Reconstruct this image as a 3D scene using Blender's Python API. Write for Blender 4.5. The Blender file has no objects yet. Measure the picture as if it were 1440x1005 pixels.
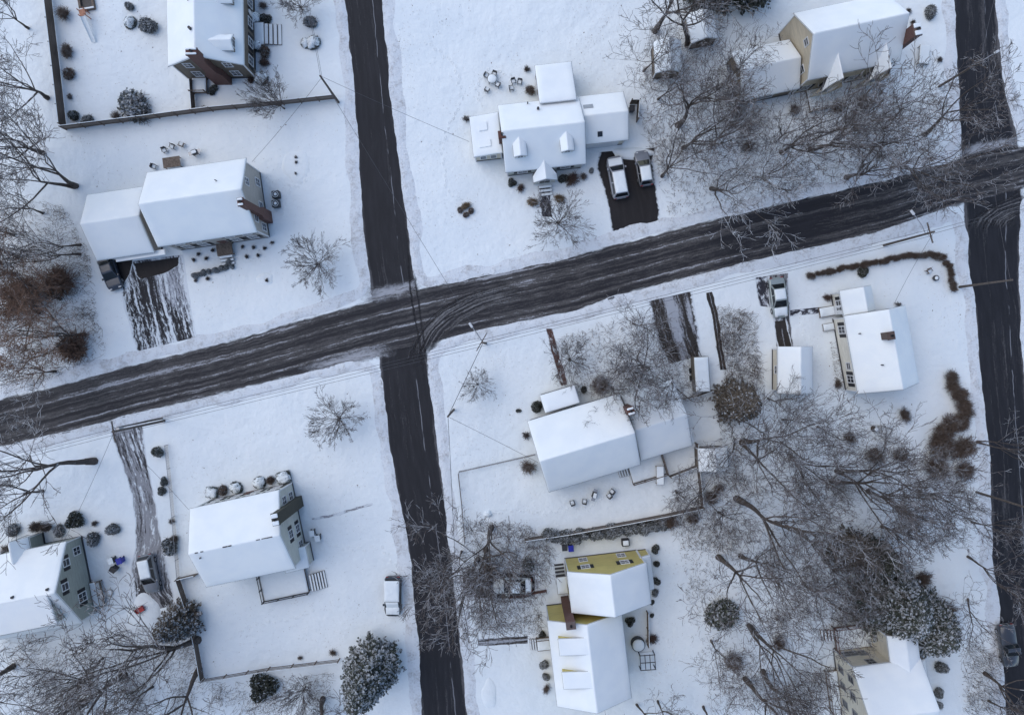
import bpy, math, random
import numpy as np
from math import radians as R, sin, cos, pi, hypot, atan2, sqrt

SC = bpy.context.scene
COL = SC.collection
CAM_H = 88.0      # height of the drone above the snow
PPM = 12.0        # photo pixels per metre on the ground
NX, NY = 715.0, 488.0   # the point straight below the drone

def at(px, py, z=0.0):
    k = (CAM_H - z) / CAM_H / PPM
    return ((px - NX) * k, (NY - py) * k)

# ------------------------------------------------------------------ mesh helpers
class MB:
    def __init__(s, xf=None):
        s.v = []; s.f = []; s.m = []; s.xf = xf
    def pt(s, p):
        if s.xf: p = s.xf(p)
        s.v.append(tuple(p)); return len(s.v) - 1
    def face(s, pts, m=0):
        s.f.append([s.pt(p) for p in pts]); s.m.append(m)
    def idx(s, ids, m=0):
        s.f.append(list(ids)); s.m.append(m)
    def box(s, x0, x1, y0, y1, z0, z1, m=0, mt=None):
        i = [s.pt(p) for p in ((x0,y0,z0),(x1,y0,z0),(x1,y1,z0),(x0,y1,z0),(x0,y0,z1),(x1,y0,z1),(x1,y1,z1),(x0,y1,z1))]
        for k, q in enumerate(((3,2,1,0),(4,5,6,7),(0,1,5,4),(1,2,6,5),(2,3,7,6),(3,0,4,7))):
            s.f.append([i[a] for a in q]); s.m.append(mt if (k == 1 and mt is not None) else m)
    def bbox(s, x0, x1, y0, y1, z0, z1, b=0.03, m=0):
        # box with chamfered upper and side edges
        r0 = [(x0+b,y0),(x1-b,y0),(x1,y0+b),(x1,y1-b),(x1-b,y1),(x0+b,y1),(x0,y1-b),(x0,y0+b)]
        cx, cy = (x0+x1)/2, (y0+y1)/2
        fx, fy = (x1-x0-2*b)/(x1-x0), (y1-y0-2*b)/(y1-y0)
        a = [s.pt((x,y,z0)) for x,y in r0]; c = [s.pt((x,y,z1-b)) for x,y in r0]
        d = [s.pt((cx+(x-cx)*fx, cy+(y-cy)*fy, z1)) for x,y in r0]
        for lo, hi in ((a,c),(c,d)):
            for k in range(8):
                s.idx((lo[k], lo[(k+1)%8], hi[(k+1)%8], hi[k]), m)
        s.idx(d, m); s.idx(a[::-1], m)
    def tube(s, p0, p1, r0, r1=None, n=6, m=0, cap=True):
        r1 = r0 if r1 is None else r1
        p0 = np.array(p0, float); p1 = np.array(p1, float); d = p1 - p0
        L = np.linalg.norm(d); d = d / (L or 1)
        a = np.cross(d, (0,0,1) if abs(d[2]) < .9 else (1,0,0)); a /= np.linalg.norm(a); b = np.cross(d, a)
        A = []; B = []
        for k in range(n):
            t = 2*pi*k/n; w = a*cos(t) + b*sin(t)
            A.append(s.pt(p0 + w*r0)); B.append(s.pt(p1 + w*r1))
        for k in range(n):
            s.idx((A[k], A[(k+1)%n], B[(k+1)%n], B[k]), m)
        if cap: s.idx(A[::-1], m); s.idx(B, m)
    def path(s, pts, r, n=5, m=0):
        for a, b in zip(pts, pts[1:]): s.tube(a, b, r, r, n, m, True)
    def lathe(s, prof, n=16, o=(0,0,0), m=0, jit=0, rng=None):
        rings = []
        for r, z in prof:
            rings.append([s.pt((o[0]+cos(2*pi*k/n)*r*(1+(rng.uniform(-jit,jit) if rng else 0)), o[1]+sin(2*pi*k/n)*r*(1+(rng.uniform(-jit,jit) if rng else 0)), o[2]+z)) for k in range(n)])
        for a, b in zip(rings, rings[1:]):
            for k in range(n): s.idx((a[k], a[(k+1)%n], b[(k+1)%n], b[k]), m)
        s.idx(rings[0][::-1], m); s.idx(rings[-1], m)
    def build(s, name, mats, parent=None, smooth=False, loc=None):
        me = bpy.data.meshes.new(name)
        me.from_pydata(s.v, [], s.f)
        mats = mats if isinstance(mats, (list, tuple)) else [mats]
        for m in mats: me.materials.append(m)
        if len(mats) > 1: me.polygons.foreach_set('material_index', s.m)
        if smooth: me.polygons.foreach_set('use_smooth', [True]*len(s.f))
        me.update()
        return link(name, me, parent, loc)

def link(name, me, parent=None, loc=None):
    o = bpy.data.objects.new(name, me); COL.objects.link(o)
    if parent: o.parent = parent
    if loc is not None: o.location = loc
    return o

def arr_mesh(name, V, F, mats, mi=None, smooth=False):
    """numpy verts (N,3) and faces (M,k) -> mesh"""
    V = np.asarray(V, np.float32); F = np.asarray(F, np.int32); M, k = F.shape
    me = bpy.data.meshes.new(name)
    me.vertices.add(len(V)); me.vertices.foreach_set('co', V.ravel())
    me.loops.add(M*k); me.loops.foreach_set('vertex_index', F.ravel())
    me.polygons.add(M); me.polygons.foreach_set('loop_start', np.arange(M, dtype=np.int32)*k)
    me.polygons.foreach_set('loop_total', np.full(M, k, np.int32))
    for m in (mats if isinstance(mats, (list, tuple)) else [mats]): me.materials.append(m)
    if mi is not None: me.polygons.foreach_set('material_index', np.asarray(mi, np.int32))
    if smooth: me.polygons.foreach_set('use_smooth', np.ones(M, bool))
    me.update(calc_edges=True); me.validate()
    return me

def tubes(P0, P1, R0, R1, k=3):
    P0 = np.array(P0); P1 = np.array(P1); R0 = np.array(R0); R1 = np.array(R1); N = len(P0)
    d = P1 - P0; d /= np.maximum(np.linalg.norm(d, axis=1, keepdims=True), 1e-9)
    ref = np.where(np.abs(d[:, 2:3]) < .9, np.array([[0,0,1.]]), np.array([[1.,0,0]]))
    a = np.cross(d, ref); a /= np.maximum(np.linalg.norm(a, axis=1, keepdims=True), 1e-9); b = np.cross(d, a)
    t = np.arange(k)*2*pi/k
    w = a[:, None, :]*np.cos(t)[None, :, None] + b[:, None, :]*np.sin(t)[None, :, None]
    A = P0[:, None] + w*R0[:, None, None]; B = P1[:, None] + w*R1[:, None, None]
    V = np.concatenate([A, B], 1).reshape(-1, 3)
    base = (np.arange(N)*2*k)[:, None, None]; j = np.arange(k); jn = (j+1) % k
    F = (base + np.stack([j, jn, jn+k, j+k], 1)[None]).reshape(-1, 4)
    return V, F

def tag(o, label=None, cat=None, group=None, kind=None):
    if label: o['label'] = label
    if cat: o['category'] = cat
    if group: o['group'] = group
    if kind: o['kind'] = kind
    return o

def thing(name, label, cat, loc=(0,0,0), rz=0.0, group=None):
    o = bpy.data.objects.new(name, None); COL.objects.link(o)
    o.location = loc if len(loc) == 3 else (loc[0], loc[1], 0); o.rotation_euler = (0, 0, rz)
    o.empty_display_size = .3
    return tag(o, label, cat, group)

KIDS = {}
def copy_tree(o, parent=None, depth=0):
    c = o.copy(); COL.objects.link(c)
    if parent: c.parent = parent
    for ch in o.children: copy_tree(ch, c, depth+1)
    return c

# ------------------------------------------------------------------ materials
class NT:
    def __init__(s, name):
        s.mat = bpy.data.materials.new(name); s.mat.use_nodes = True
        s.t = s.mat.node_tree; s.b = s.t.nodes['Principled BSDF']
    def n(s, typ, **kw):
        nd = s.t.nodes.new(typ)
        for k, v in kw.items():
            if k.startswith('i_'):
                key = k[2:]; sock = nd.inputs[int(key)] if key.isdigit() else nd.inputs[key.replace('_', ' ')]
                if hasattr(v, 'is_linked') or isinstance(v, bpy.types.NodeSocket): s.t.links.new(v, sock)
                else: sock.default_value = v
            else: setattr(nd, k, v)
        return nd
    def math(s, op, a, b=0.0, c=0.0, clamp=False):
        nd = s.n('ShaderNodeMath', operation=op, use_clamp=clamp)
        for i, v in enumerate((a, b, c)):
            if isinstance(v, bpy.types.NodeSocket): s.t.links.new(v, nd.inputs[i])
            else: nd.inputs[i].default_value = v
        return nd.outputs[0]
    def noise(s, vec, scale, detail=3, rough=.55):
        return s.n('ShaderNodeTexNoise', i_Vector=vec, i_Scale=scale, i_Detail=detail, i_Roughness=rough).outputs['Fac']
    def ramp(s, fac, lo, hi):
        return s.n('ShaderNodeMapRange', i_0=fac, i_1=lo, i_2=hi, i_3=0.0, i_4=1.0, clamp=True, interpolation_type='SMOOTHSTEP').outputs[0]
    def mix(s, fac, a, b):
        nd = s.n('ShaderNodeMix', data_type='RGBA')
        for i, v in ((0, fac), (6, a), (7, b)):
            if isinstance(v, bpy.types.NodeSocket): s.t.links.new(v, nd.inputs[i])
            else: nd.inputs[i].default_value = v if i == 0 else ((*v, 1) if len(v) == 3 else v)
        return nd.outputs[2]
    def vmul(s, vec, sc):
        nd = s.n('ShaderNodeVectorMath', operation='MULTIPLY', i_0=vec); nd.inputs[1].default_value = sc
        return nd.outputs[0]
    def obj(s): return s.n('ShaderNodeTexCoord').outputs['Object']
    def pos(s): return s.n('ShaderNodeNewGeometry').outputs['Position']
    def color(s, v):
        if isinstance(v, bpy.types.NodeSocket): s.t.links.new(v, s.b.inputs['Base Color'])
        else: s.b.inputs['Base Color'].default_value = (*v, 1)
    def bump(s, h, strength=.5, dist=.1):
        nd = s.n('ShaderNodeBump', i_Height=h); nd.inputs['Strength'].default_value = strength; nd.inputs['Distance'].default_value = dist
        s.t.links.new(nd.outputs[0], s.b.inputs['Normal'])
    def rough(s, v):
        if isinstance(v, bpy.types.NodeSocket): s.t.links.new(v, s.b.inputs['Roughness'])
        else: s.b.inputs['Roughness'].default_value = v

SNOW = (0.80, 0.83, 0.87)
def m_snow():
    t = NT('snow'); p = t.pos()
    a = t.noise(p, .12, 4); b = t.noise(p, 1.6, 5, .6); c = t.noise(p, 9, 3)
    col = t.mix(t.ramp(a, .3, .7), (.735, .79, .82), (.805, .845, .855))
    col = t.mix(t.math('MULTIPLY', t.ramp(b, .52, .85), .3), col, (.665, .715, .75))
    t.color(col); t.rough(.75)
    h = t.math('ADD', t.math('MULTIPLY', b, .7), t.math('ADD', t.math('MULTIPLY', c, .04), t.math('MULTIPLY', t.noise(p, .35, 2), 1.6)))
    t.bump(h, .7, .20); return t.mat
def m_roofsnow():
    t = NT('roof_snow'); p = t.pos()
    a = t.noise(p, .5, 3); b = t.noise(p, 4, 4)
    t.color(t.mix(t.ramp(a, .3, .7), (.775, .815, .84), (.825, .855, .86))); t.rough(.7)
    t.bump(t.math('ADD', t.math('MULTIPLY', a, .5), t.math('MULTIPLY', b, .25)), .35, .08); return t.mat
def m_verge():
    t = NT('dirty_snow'); p = t.pos()
    a = t.noise(p, .9, 5, .65); b = t.noise(p, 4.5, 5, .7); c = t.noise(p, .25, 2)
    s = t.math('ADD', t.math('MULTIPLY', a, .55), t.math('ADD', t.math('MULTIPLY', b, .4), t.math('MULTIPLY', c, .25)))
    col = t.mix(t.ramp(s, .56, .78), (.70, .735, .77), (.46, .46, .465))
    col = t.mix(t.math('MULTIPLY', t.ramp(b, .62, .70), .45), col, (.25, .24, .23))
    t.color(col); t.rough(.85)
    t.bump(t.math('ADD', a, t.math('MULTIPLY', b, .6)), .8, .2); return t.mat
def m_road(name, peaks, slush=(.13, .125, .128), lo=.62, hi=.85, bright=None, base=(.020, .0195, .023), edge=.06, streak=1.5, along=.05, fine=.3, cracks=False, brown=None, snow=None):
    t = NT(name)
    uv = t.n('ShaderNodeUVMap', uv_map='uv').outputs[0]; ed = t.n('ShaderNodeUVMap', uv_map='edge').outputs[0]
    sx_ = t.n('ShaderNodeSeparateXYZ', i_0=ed); v = sx_.outputs[0]; patch = name in ('tyre_track', 'churned_slush', 'slush_patch')
    # slow sideways wander so that streaks are never ruler-straight
    wob = t.noise(t.vmul(uv, (.05, .02, 1)), 1.0, 2)
    f1 = t.noise(t.vmul(uv, (along, streak, 1)), 1.0, 4, .6)
    f2 = t.noise(t.vmul(uv, (.8, 5.0, 1)), 1.0, 4, .65)
    f4 = t.noise(t.vmul(uv, (.08, .12, 1)), 1.0, 2)
    vv = t.math('ADD', v, t.math('MULTIPLY', t.math('SUBTRACT', wob, .5), .10))
    prof = None
    for c, w, a in peaks:
        q = t.math('MULTIPLY', t.math('SUBTRACT', 1.0, t.math('DIVIDE', t.math('ABSOLUTE', t.math('SUBTRACT', vv, c)), w), clamp=True), a)
        prof = q if prof is None else t.math('ADD', prof, q)
    s = t.math('ADD', t.math('MULTIPLY', f1, .75), t.math('MULTIPLY', f2, fine))
    s = t.math('ADD', s, t.math('MULTIPLY', t.math('SUBTRACT', f4, .5), .5))
    s = t.math('ADD', s, t.math('MULTIPLY', t.math('SUBTRACT', t.noise(uv, 4.5, 4, .7), .5), .28))
    if prof: s = t.math('ADD', s, t.math('MULTIPLY', prof, .3))
    m = t.math('MULTIPLY', t.ramp(s, lo, hi), .92)
    g = t.noise(uv, 9, 3); g2 = t.noise(t.vmul(uv, (.3, 2, 1)), 1, 3)
    bc = t.mix(t.ramp(g2, .35, .7), base, tuple(c*1.35 for c in base))
    bc = t.mix(t.math('MULTIPLY', t.ramp(g, .45, .8), .5), bc, tuple(c*1.6 for c in base))
    if brown: bc = t.mix(t.ramp(t.noise(uv, .7, 4), .42, .62), bc, brown)
    col = t.mix(m, bc, slush)
    if bright: col = t.mix(t.math('MULTIPLY', t.ramp(s, bright, bright+.12), .8), col, (.40, .41, .44))
    if cracks:
        cr = t.math('SUBTRACT', 1.0, t.math('DIVIDE', t.math('ABSOLUTE', t.math('SUBTRACT', vv, .72)), .012), clamp=True)
        cr = t.math('MULTIPLY', cr, t.ramp(t.noise(t.vmul(uv, (.35, .1, 1)), 1, 3), .42, .55))
        col = t.mix(t.math('MULTIPLY', cr, .8), col, (.30, .31, .34))
    # snow creeping in from both edges
    e = t.math('MULTIPLY', t.math('MINIMUM', v, t.math('SUBTRACT', 1.0, v)), 1.0)
    if patch: e = t.math('MINIMUM', e, t.math('MULTIPLY', t.math('MINIMUM', sx_.outputs[1], t.math('SUBTRACT', 1.0, sx_.outputs[1])), 1.3))
    en = t.math('ADD', t.math('DIVIDE', e, edge), t.math('MULTIPLY', t.math('SUBTRACT', t.noise(uv, 1.3, 5, .7), .5), 2.6))
    sm = t.math('SUBTRACT', 1.0, t.ramp(en, *((.0, 2.0) if patch else (.3, .9))))
    if snow: sm = t.math('MAXIMUM', sm, t.ramp(t.math('ADD', t.math('MULTIPLY', f1, .62), t.math('MULTIPLY', t.noise(t.vmul(uv, (1.6, 3.6, 1)), 1.0, 5, .75), .53)), snow-.02, snow+.05))
    if name == 'main_asphalt':
        en2 = t.math('ADD', t.math('DIVIDE', e, .05), t.math('MULTIPLY', t.math('SUBTRACT', t.noise(t.vmul(uv, (.5, 2.2, 1)), 1.0, 5, .7), .5), 3.0))
        t.t.links.new(t.ramp(en2, .1, 1.3), t.b.inputs['Alpha'])
    elif patch: t.t.links.new(t.math('SUBTRACT', 1.0, sm), t.b.inputs['Alpha'])
    else: col = t.mix(sm, col, (.68, .725, .76))
    t.color(col); t.b.inputs['Specular IOR Level'].default_value = .2
    t.rough(t.math('ADD', .6, t.math('MULTIPLY', m, .3)))
    t.bump(t.math('ADD', t.math('MULTIPLY', g, .15), t.math('ADD', m, sm)), .5, .05); return t.mat
def m_plain(name, col, rough=.6, var=.25, scale=6, metal=0.0, spec=None):
    t = NT(name); n_ = t.noise(t.obj(), scale, 4)
    lo = tuple(c*(1-var) for c in col); hi = tuple(min(1, c*(1+var)) for c in col)
    t.color(t.mix(t.ramp(n_, .3, .7), lo, hi)); t.rough(rough); t.b.inputs['Metallic'].default_value = metal
    return t.mat
def m_siding(name, col, pitch=.16):
    t = NT(name); o = t.obj(); z = t.n('ShaderNodeSeparateXYZ', i_0=o).outputs[2]
    saw = t.math('FRACT', t.math('DIVIDE', z, pitch))
    n1 = t.noise(t.vmul(o, (.6, .6, 5)), 1.5, 4); n2 = t.noise(o, .5, 3)
    c = t.mix(t.ramp(n1, .3, .75), tuple(a*.86 for a in col), tuple(min(1, a*1.1) for a in col))
    c = t.mix(t.math('MULTIPLY', t.ramp(n2, .4, .75), .35), c, tuple(a*.7 for a in col))
    c = t.mix(t.math('MULTIPLY', t.ramp(saw, .12, .02), .5), c, tuple(a*.45 for a in col))
    t.color(c); t.rough(.65); t.bump(saw, .6, .03); return t.mat
def m_brick(name, c1, c2, mortar=(.30, .29, .28)):
    t = NT(name); o = t.n('ShaderNodeSeparateXYZ', i_0=t.obj())
    v = t.n('ShaderNodeCombineXYZ', i_0=t.math('ADD', o.outputs[0], o.outputs[1]), i_1=o.outputs[2]).outputs[0]
    b = t.n('ShaderNodeTexBrick', i_Vector=v, i_Scale=1.0); b.inputs['Brick Width'].default_value = .22; b.inputs['Row Height'].default_value = .075
    b.inputs['Mortar Size'].default_value = .008
    b.inputs['Color1'].default_value = (*c1, 1); b.inputs['Color2'].default_value = (*c2, 1); b.inputs['Mortar'].default_value = (*mortar, 1)
    c = t.mix(t.math('MULTIPLY', t.noise(t.obj(), 2, 4), .5), b.outputs[0], tuple(a*.5 for a in c1))
    t.color(c); t.rough(.85); return t.mat
def m_bark(name, col, snowy=.0, th=.55):
    t = NT(name); p = t.pos(); n_ = t.noise(p, 5, 4)
    c = t.mix(t.ramp(n_, .3, .7), tuple(a*.7 for a in col), tuple(a*1.35 for a in col))
    if snowy:
        nz = t.n('ShaderNodeSeparateXYZ', i_0=t.n('ShaderNodeNewGeometry').outputs['Normal']).outputs[2]
        k = t.math('ADD', nz, t.math('MULTIPLY', t.math('SUBTRACT', t.noise(p, 1.1, 3), .5), 2.4))
        c = t.mix(t.math('MULTIPLY', t.ramp(k, th, th+.35), snowy), c, (.72, .75, .79))
    t.color(c); t.rough(.9); return t.mat
def m_leaf(name, col, var=.5, scale=3):
    t = NT(name); n_ = t.noise(t.pos(), scale, 4)
    t.color(t.mix(t.ramp(n_, .3, .7), tuple(a*(1-var) for a in col), tuple(a*(1+var) for a in col))); t.rough(.7); return t.mat
def m_glass(name, col=(.02, .025, .035)):
    t = NT(name); t.color(col); t.rough(.08); t.b.inputs['IOR'].default_value = 1.5
    return t.mat

M = {}
M['snow'] = m_snow(); M['rsnow'] = m_roofsnow(); M['verge'] = m_verge()
M['road_main'] = m_road('main_asphalt', [(.30, .08, .5), (.58, .07, .35), (.80, .06, .6), (.06, .07, .5), (.94, .06, .5)], lo=.56, hi=.84, bright=.78, along=.04, streak=2.7, fine=.46, edge=.004, slush=(.112, .106, .104))
M['churn'] = m_road('churned_slush', [], lo=.50, hi=.66, bright=.66, along=.05, streak=4.0, fine=.30, edge=.16, slush=(.17, .165, .165))
M['slushpatch'] = m_road('slush_patch', [(.5, .4, .4)], lo=.46, hi=.68, bright=.64, along=.12, streak=2.2, fine=.6, edge=.22, slush=(.19, .185, .185))
M['road_side'] = m_road('side_asphalt', [(.03, .07, 1.1), (.97, .07, 1.1), (.36, .06, .35), (.70, .06, .35)], lo=.64, hi=.96, fine=.36, along=.05, streak=2.6, edge=.03, cracks=True, base=(.0185, .0185, .022))
M['drive_streak'] = m_road('streaky_drive', [], slush=(.42, .44, .49), lo=.46, hi=.60, along=.12, streak=1.8, fine=.30, edge=.06, snow=.585)
M['drive_dark'] = m_road('clear_drive', [], lo=.66, hi=.95, along=.2, streak=1., edge=.05, base=(.019, .017, .018))
M['drive_brown'] = m_road('brown_drive', [(.5, .15, .7)], slush=(.40, .42, .46), lo=.56, hi=.72, along=.15, streak=1.6, edge=.09, base=(.03, .026, .024), brown=(.04, .034, .029), snow=.70)
M['drive_grey'] = m_road('slushy_drive', [(.5, .1, .5)], slush=(.30, .305, .325), lo=.52, hi=.66, along=.3, streak=2.6, fine=.5, edge=.08, base=(.035, .033, .036), snow=.62)
M['path_brick'] = m_road('brick_path', [], slush=(.40, .40, .43), lo=.52, hi=.66, along=.9, streak=2, edge=.14, base=(.075, .04, .034), snow=.62)
M['path_dark'] = m_road('speckled_path', [], slush=(.45, .46, .52), lo=.52, hi=.66, along=.9, streak=2, edge=.14, base=(.03, .03, .038), snow=.62)
M['path_faint'] = m_road('faint_furrow', [], slush=(.5, .52, .56), lo=.45, hi=.6, along=.9, streak=2, edge=.14, base=(.2, .2, .22), snow=.56)
M['track'] = m_road('tyre_track', [], lo=.55, hi=.8, along=.4, streak=2, edge=.30, base=(.018, .018, .021))
M['shingle'] = m_plain('shingle', (.06, .06, .065), .9)
M['trim'] = m_plain('white_trim', (.66, .67, .68), .5, .06)
M['grey_trim'] = m_plain('grey_trim', (.25, .25, .25), .6, .1)
M['dark'] = m_plain('dark_metal', (.03, .03, .035), .5)
M['black'] = m_plain('black_shutter', (.018, .018, .022), .5)
M['glass'] = m_glass('window_glass'); M['carglass'] = m_glass('car_glass', (.012, .016, .02))
M['brick'] = m_brick('red_brick', (.135, .052, .038), (.10, .04, .032), (.16, .13, .12))
M['olive_brick'] = m_brick('olive_brick', (.062, .060, .042), (.048, .047, .034), (.07, .068, .055))
M['brownbrick'] = m_brick('brown_brick', (.13, .085, .07), (.10, .065, .055), (.16, .14, .13))
M['s_grey'] = m_siding('grey_siding', (0.4, 0.375, 0.34)); M['s_brown'] = m_siding('brown_siding', (0.14, 0.115, 0.085))
M['s_white'] = m_siding('white_siding', (0.62, 0.61, 0.58)); M['s_tan'] = m_siding('tan_siding', (0.62, 0.53, 0.39))
M['s_cream'] = m_siding('cream_siding', (0.78, 0.74, 0.64)); M['s_pale'] = m_siding('pale_green_siding', (0.56, 0.575, 0.52))
M['s_green'] = m_siding('grey_green_siding', (0.35, 0.375, 0.335)); M['s_yellow'] = m_siding('yellow_siding', (0.64, 0.52, 0.17))
M['s_cream2'] = m_siding('warm_cream_siding', (0.68, 0.62, 0.5)); M['s_wood'] = m_siding('wood_siding', (0.16, 0.12, 0.08))
M['fence'] = m_siding('fence_wood', (.19, .155, .13), .5); M['fence_dark'] = m_siding('dark_fence_wood', (.12, .09, .07), .5)
M['wood'] = m_plain('weathered_wood', (.15, .115, .09), .85, .35); M['redwood'] = m_plain('reddish_wood', (.13, .055, .04), .8)
M['pole'] = m_plain('pole_wood', (.105, .085, .072), .9, .3); M['wire'] = m_plain('wire', (.05, .05, .06), .5)
M['metal'] = m_plain('grey_metal', (.35, .36, .38), .4, .1, metal=.5); M['concrete'] = m_plain('concrete', (.32, .31, .30), .9, .2)
M['blue'] = m_plain('blue_plastic', (.01, .02, .32), .4); M['red'] = m_plain('red_plastic', (.42, .03, .03), .4)
M['orange'] = m_plain('orange_plastic', (.38, .16, .09), .5); M['rubber'] = m_plain('rubber', (.015, .015, .016), .8)
M['lamp'] = m_plain('lamp_housing', (.55, .56, .58), .4, .05); M['redlens'] = m_plain('red_lens', (.25, .01, .01), .2)
M['headlens'] = m_plain('clear_lens', (.6, .6, .6), .15)
M['bark'] = m_bark('bark', (.080, .064, .055), .55, .75); M['twig'] = m_bark('twig', (.095, .078, .073), .62, .68)
M['twigbrown'] = m_bark('brown_twig', (.150, .112, .090), .55, .80); M['twigrust'] = m_bark('rusty_twig', (.19, .115, .080), .35, .95); M['twigsnow'] = m_bark('snowy_twig', (.12, .105, .10), .9, .45)
M['twigred'] = m_bark('red_twig', (.13, .085, .07), .3, .95); M['straw'] = m_bark('straw', (.26, .19, .12), .35, .9)
M['needle'] = m_leaf('needle', (.045, .052, .040)); M['needle_dark'] = m_leaf('dark_needle', (.046, .050, .036))
M['needle_brown'] = m_leaf('brown_needle', (.085, .068, .050)); M['leaf'] = m_leaf('evergreen_leaf', (.060, .068, .050))
M['leafgrey'] = m_leaf('grey_leaf', (.10, .105, .095)); M['leafbrown'] = m_leaf('dead_leaf', (.13, .085, .060))
M['frost'] = m_leaf('frost', (.36, .38, .40), .3)
# ------------------------------------------------------------------ ground, roads, drives
def resample(poly, n):
    P = np.array(poly, float); d = np.r_[0, np.cumsum(np.hypot(*np.diff(P, axis=0).T))]
    t = np.linspace(0, d[-1], n)
    return np.c_[np.interp(t, d, P[:, 0]), np.interp(t, d, P[:, 1])]

def ribbon(name, A, B, mat, z, mono=None, n=None, jit=.06, seed=1, label=None, cols=6, px=True, kind='structure'):
    rng = random.Random(seed)
    if px: A = [at(*p) for p in A]; B = [at(*p) for p in B]
    if mono is None:
        L = max(sum(hypot(q[0]-p[0], q[1]-p[1]) for p, q in zip(A, A[1:])), 1); n = n or max(4, int(L/.6))
        A = resample(A, n); B = resample(B, n)
    else:
        a = np.array(A, float); b = np.array(B, float)
        lo = max(a[:, mono].min(), b[:, mono].min()); hi = min(a[:, mono].max(), b[:, mono].max())
        n = n or int((hi-lo)/.6); t = np.linspace(lo, hi, n)
        o = 1-mono
        def ip(a):
            k = np.argsort(a[:, mono]); s = np.interp(t, a[k, mono], a[k, o])
            return np.c_[t, s] if mono == 0 else np.c_[s, t]
        A, B = ip(a), ip(b)
    mid = (A+B)/2; u = np.r_[0, np.cumsum(np.hypot(*np.diff(mid, axis=0).T))]
    V = []; UV = []; E = []
    for i in range(n):
        ja, jb = rng.uniform(-jit, jit), rng.uniform(-jit, jit); w = hypot(*(B[i]-A[i])); dv = (B[i]-A[i])/max(w, 1e-6)
        for k in range(cols+1):
            f = k/cols; p = A[i]+dv*ja*(1-f)+(B[i]+dv*jb-A[i])*f
            V.append((p[0], p[1], z)); UV.append((u[i]+seed*37, f*w+seed*11)); E.append((f, i/(n-1)))
    F = []
    for i in range(n-1):
        for k in range(cols):
            a = i*(cols+1)+k; F.append((a, a+1, a+cols+2, a+cols+1))
    V = np.array(V); F = np.array(F)
    # keep the faces looking up
    f0 = F[0]; nz = np.cross(V[f0[1]]-V[f0[0]], V[f0[2]]-V[f0[0]])[2]
    if nz < 0: F = F[:, ::-1]
    me = arr_mesh(name, V, F, mat)
    for nm, D in (('uv', UV), ('edge', E)):
        l = me.uv_layers.new(name=nm); D = np.array(D, np.float32)
        idx = np.empty(len(me.loops), np.int32); me.loops.foreach_get('vertex_index', idx)
        l.data.foreach_set('uv', D[idx].ravel())
    o = link(name, me); tag(o, label, None, None, kind); return o

g = MB()
g.face([(-1500,-1500,0),(1500,-1500,0),(1500,1500,0),(-1500,1500,0)])
tag(g.build('ground', M['snow']), 'smooth snow covered ground of the gardens', kind='structure')

UP = [(-700,716),(-80,580),(0,560),(79,541),(209,505),(300,484),(443,443),(520,422),(583,406),(628,395),(740,372),(817,354.6),(940,323),(1028,300),(1137,275),(1245,251),(1353,220),(1440,204),(1700,155),(2200,60)]
LO = [(-700,790),(-80,650),(0,630),(104,607),(209,580),(440,524),(530,502),(605,484),(740,453),(808,440),(900,409),(983,389),(1046,372),(1115,358),(1245,326),(1328,296),(1440,266),(1700,212),(2200,110)]
R2L = [(450,-600),(482,0),(489,63),(496,125),(502,209),(505,274),(511,347),(519.5,400),(526,440),(532,500),(538,569),(548,640),(563,720),(574.6,780),(579,836),(584.7,892),(590,977),(592,1005),(610,1700)]
R2R = [(505,-600),(540,0),(547,84),(555.5,167),(566,240),(578,340),(585,400),(592,440),(601,510),(611,569),(622,660),(635,780),(644,847),(653,937),(660,1005),(695,1700)]
R3L = [(1320,-600),(1338.6,0),(1344,111),(1348,180),(1351,215),(1352,262),(1355,314),(1362,397),(1370,432),(1374.6,503),(1379,551),(1389,629),(1391,720),(1393.5,789),(1399.7,825),(1406,914),(1411,981),(1450,1700)]
R3R = [(1370,-600),(1402.5,0),(1409,83),(1420,140),(1431,190),(1437,230),(1437,290),(1435,387),(1446,600),(1475,1005),(1520,1700)]
def yshift(P): return P
ribbon('main_road', UP, LO, M['road_main'], .012, mono=0, seed=1, label='wide slushy road crossing the whole photo with long tyre streaks', cols=8)
ribbon('side_road', R2L, R2R, M['road_side'], .006, mono=1, seed=2, label='narrow black side road crossing near the middle')
ribbon('side_road', R3L, R3R, M['road_side'], .006, mono=1, seed=3, label='narrow black side road at the far right edge')

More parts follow.
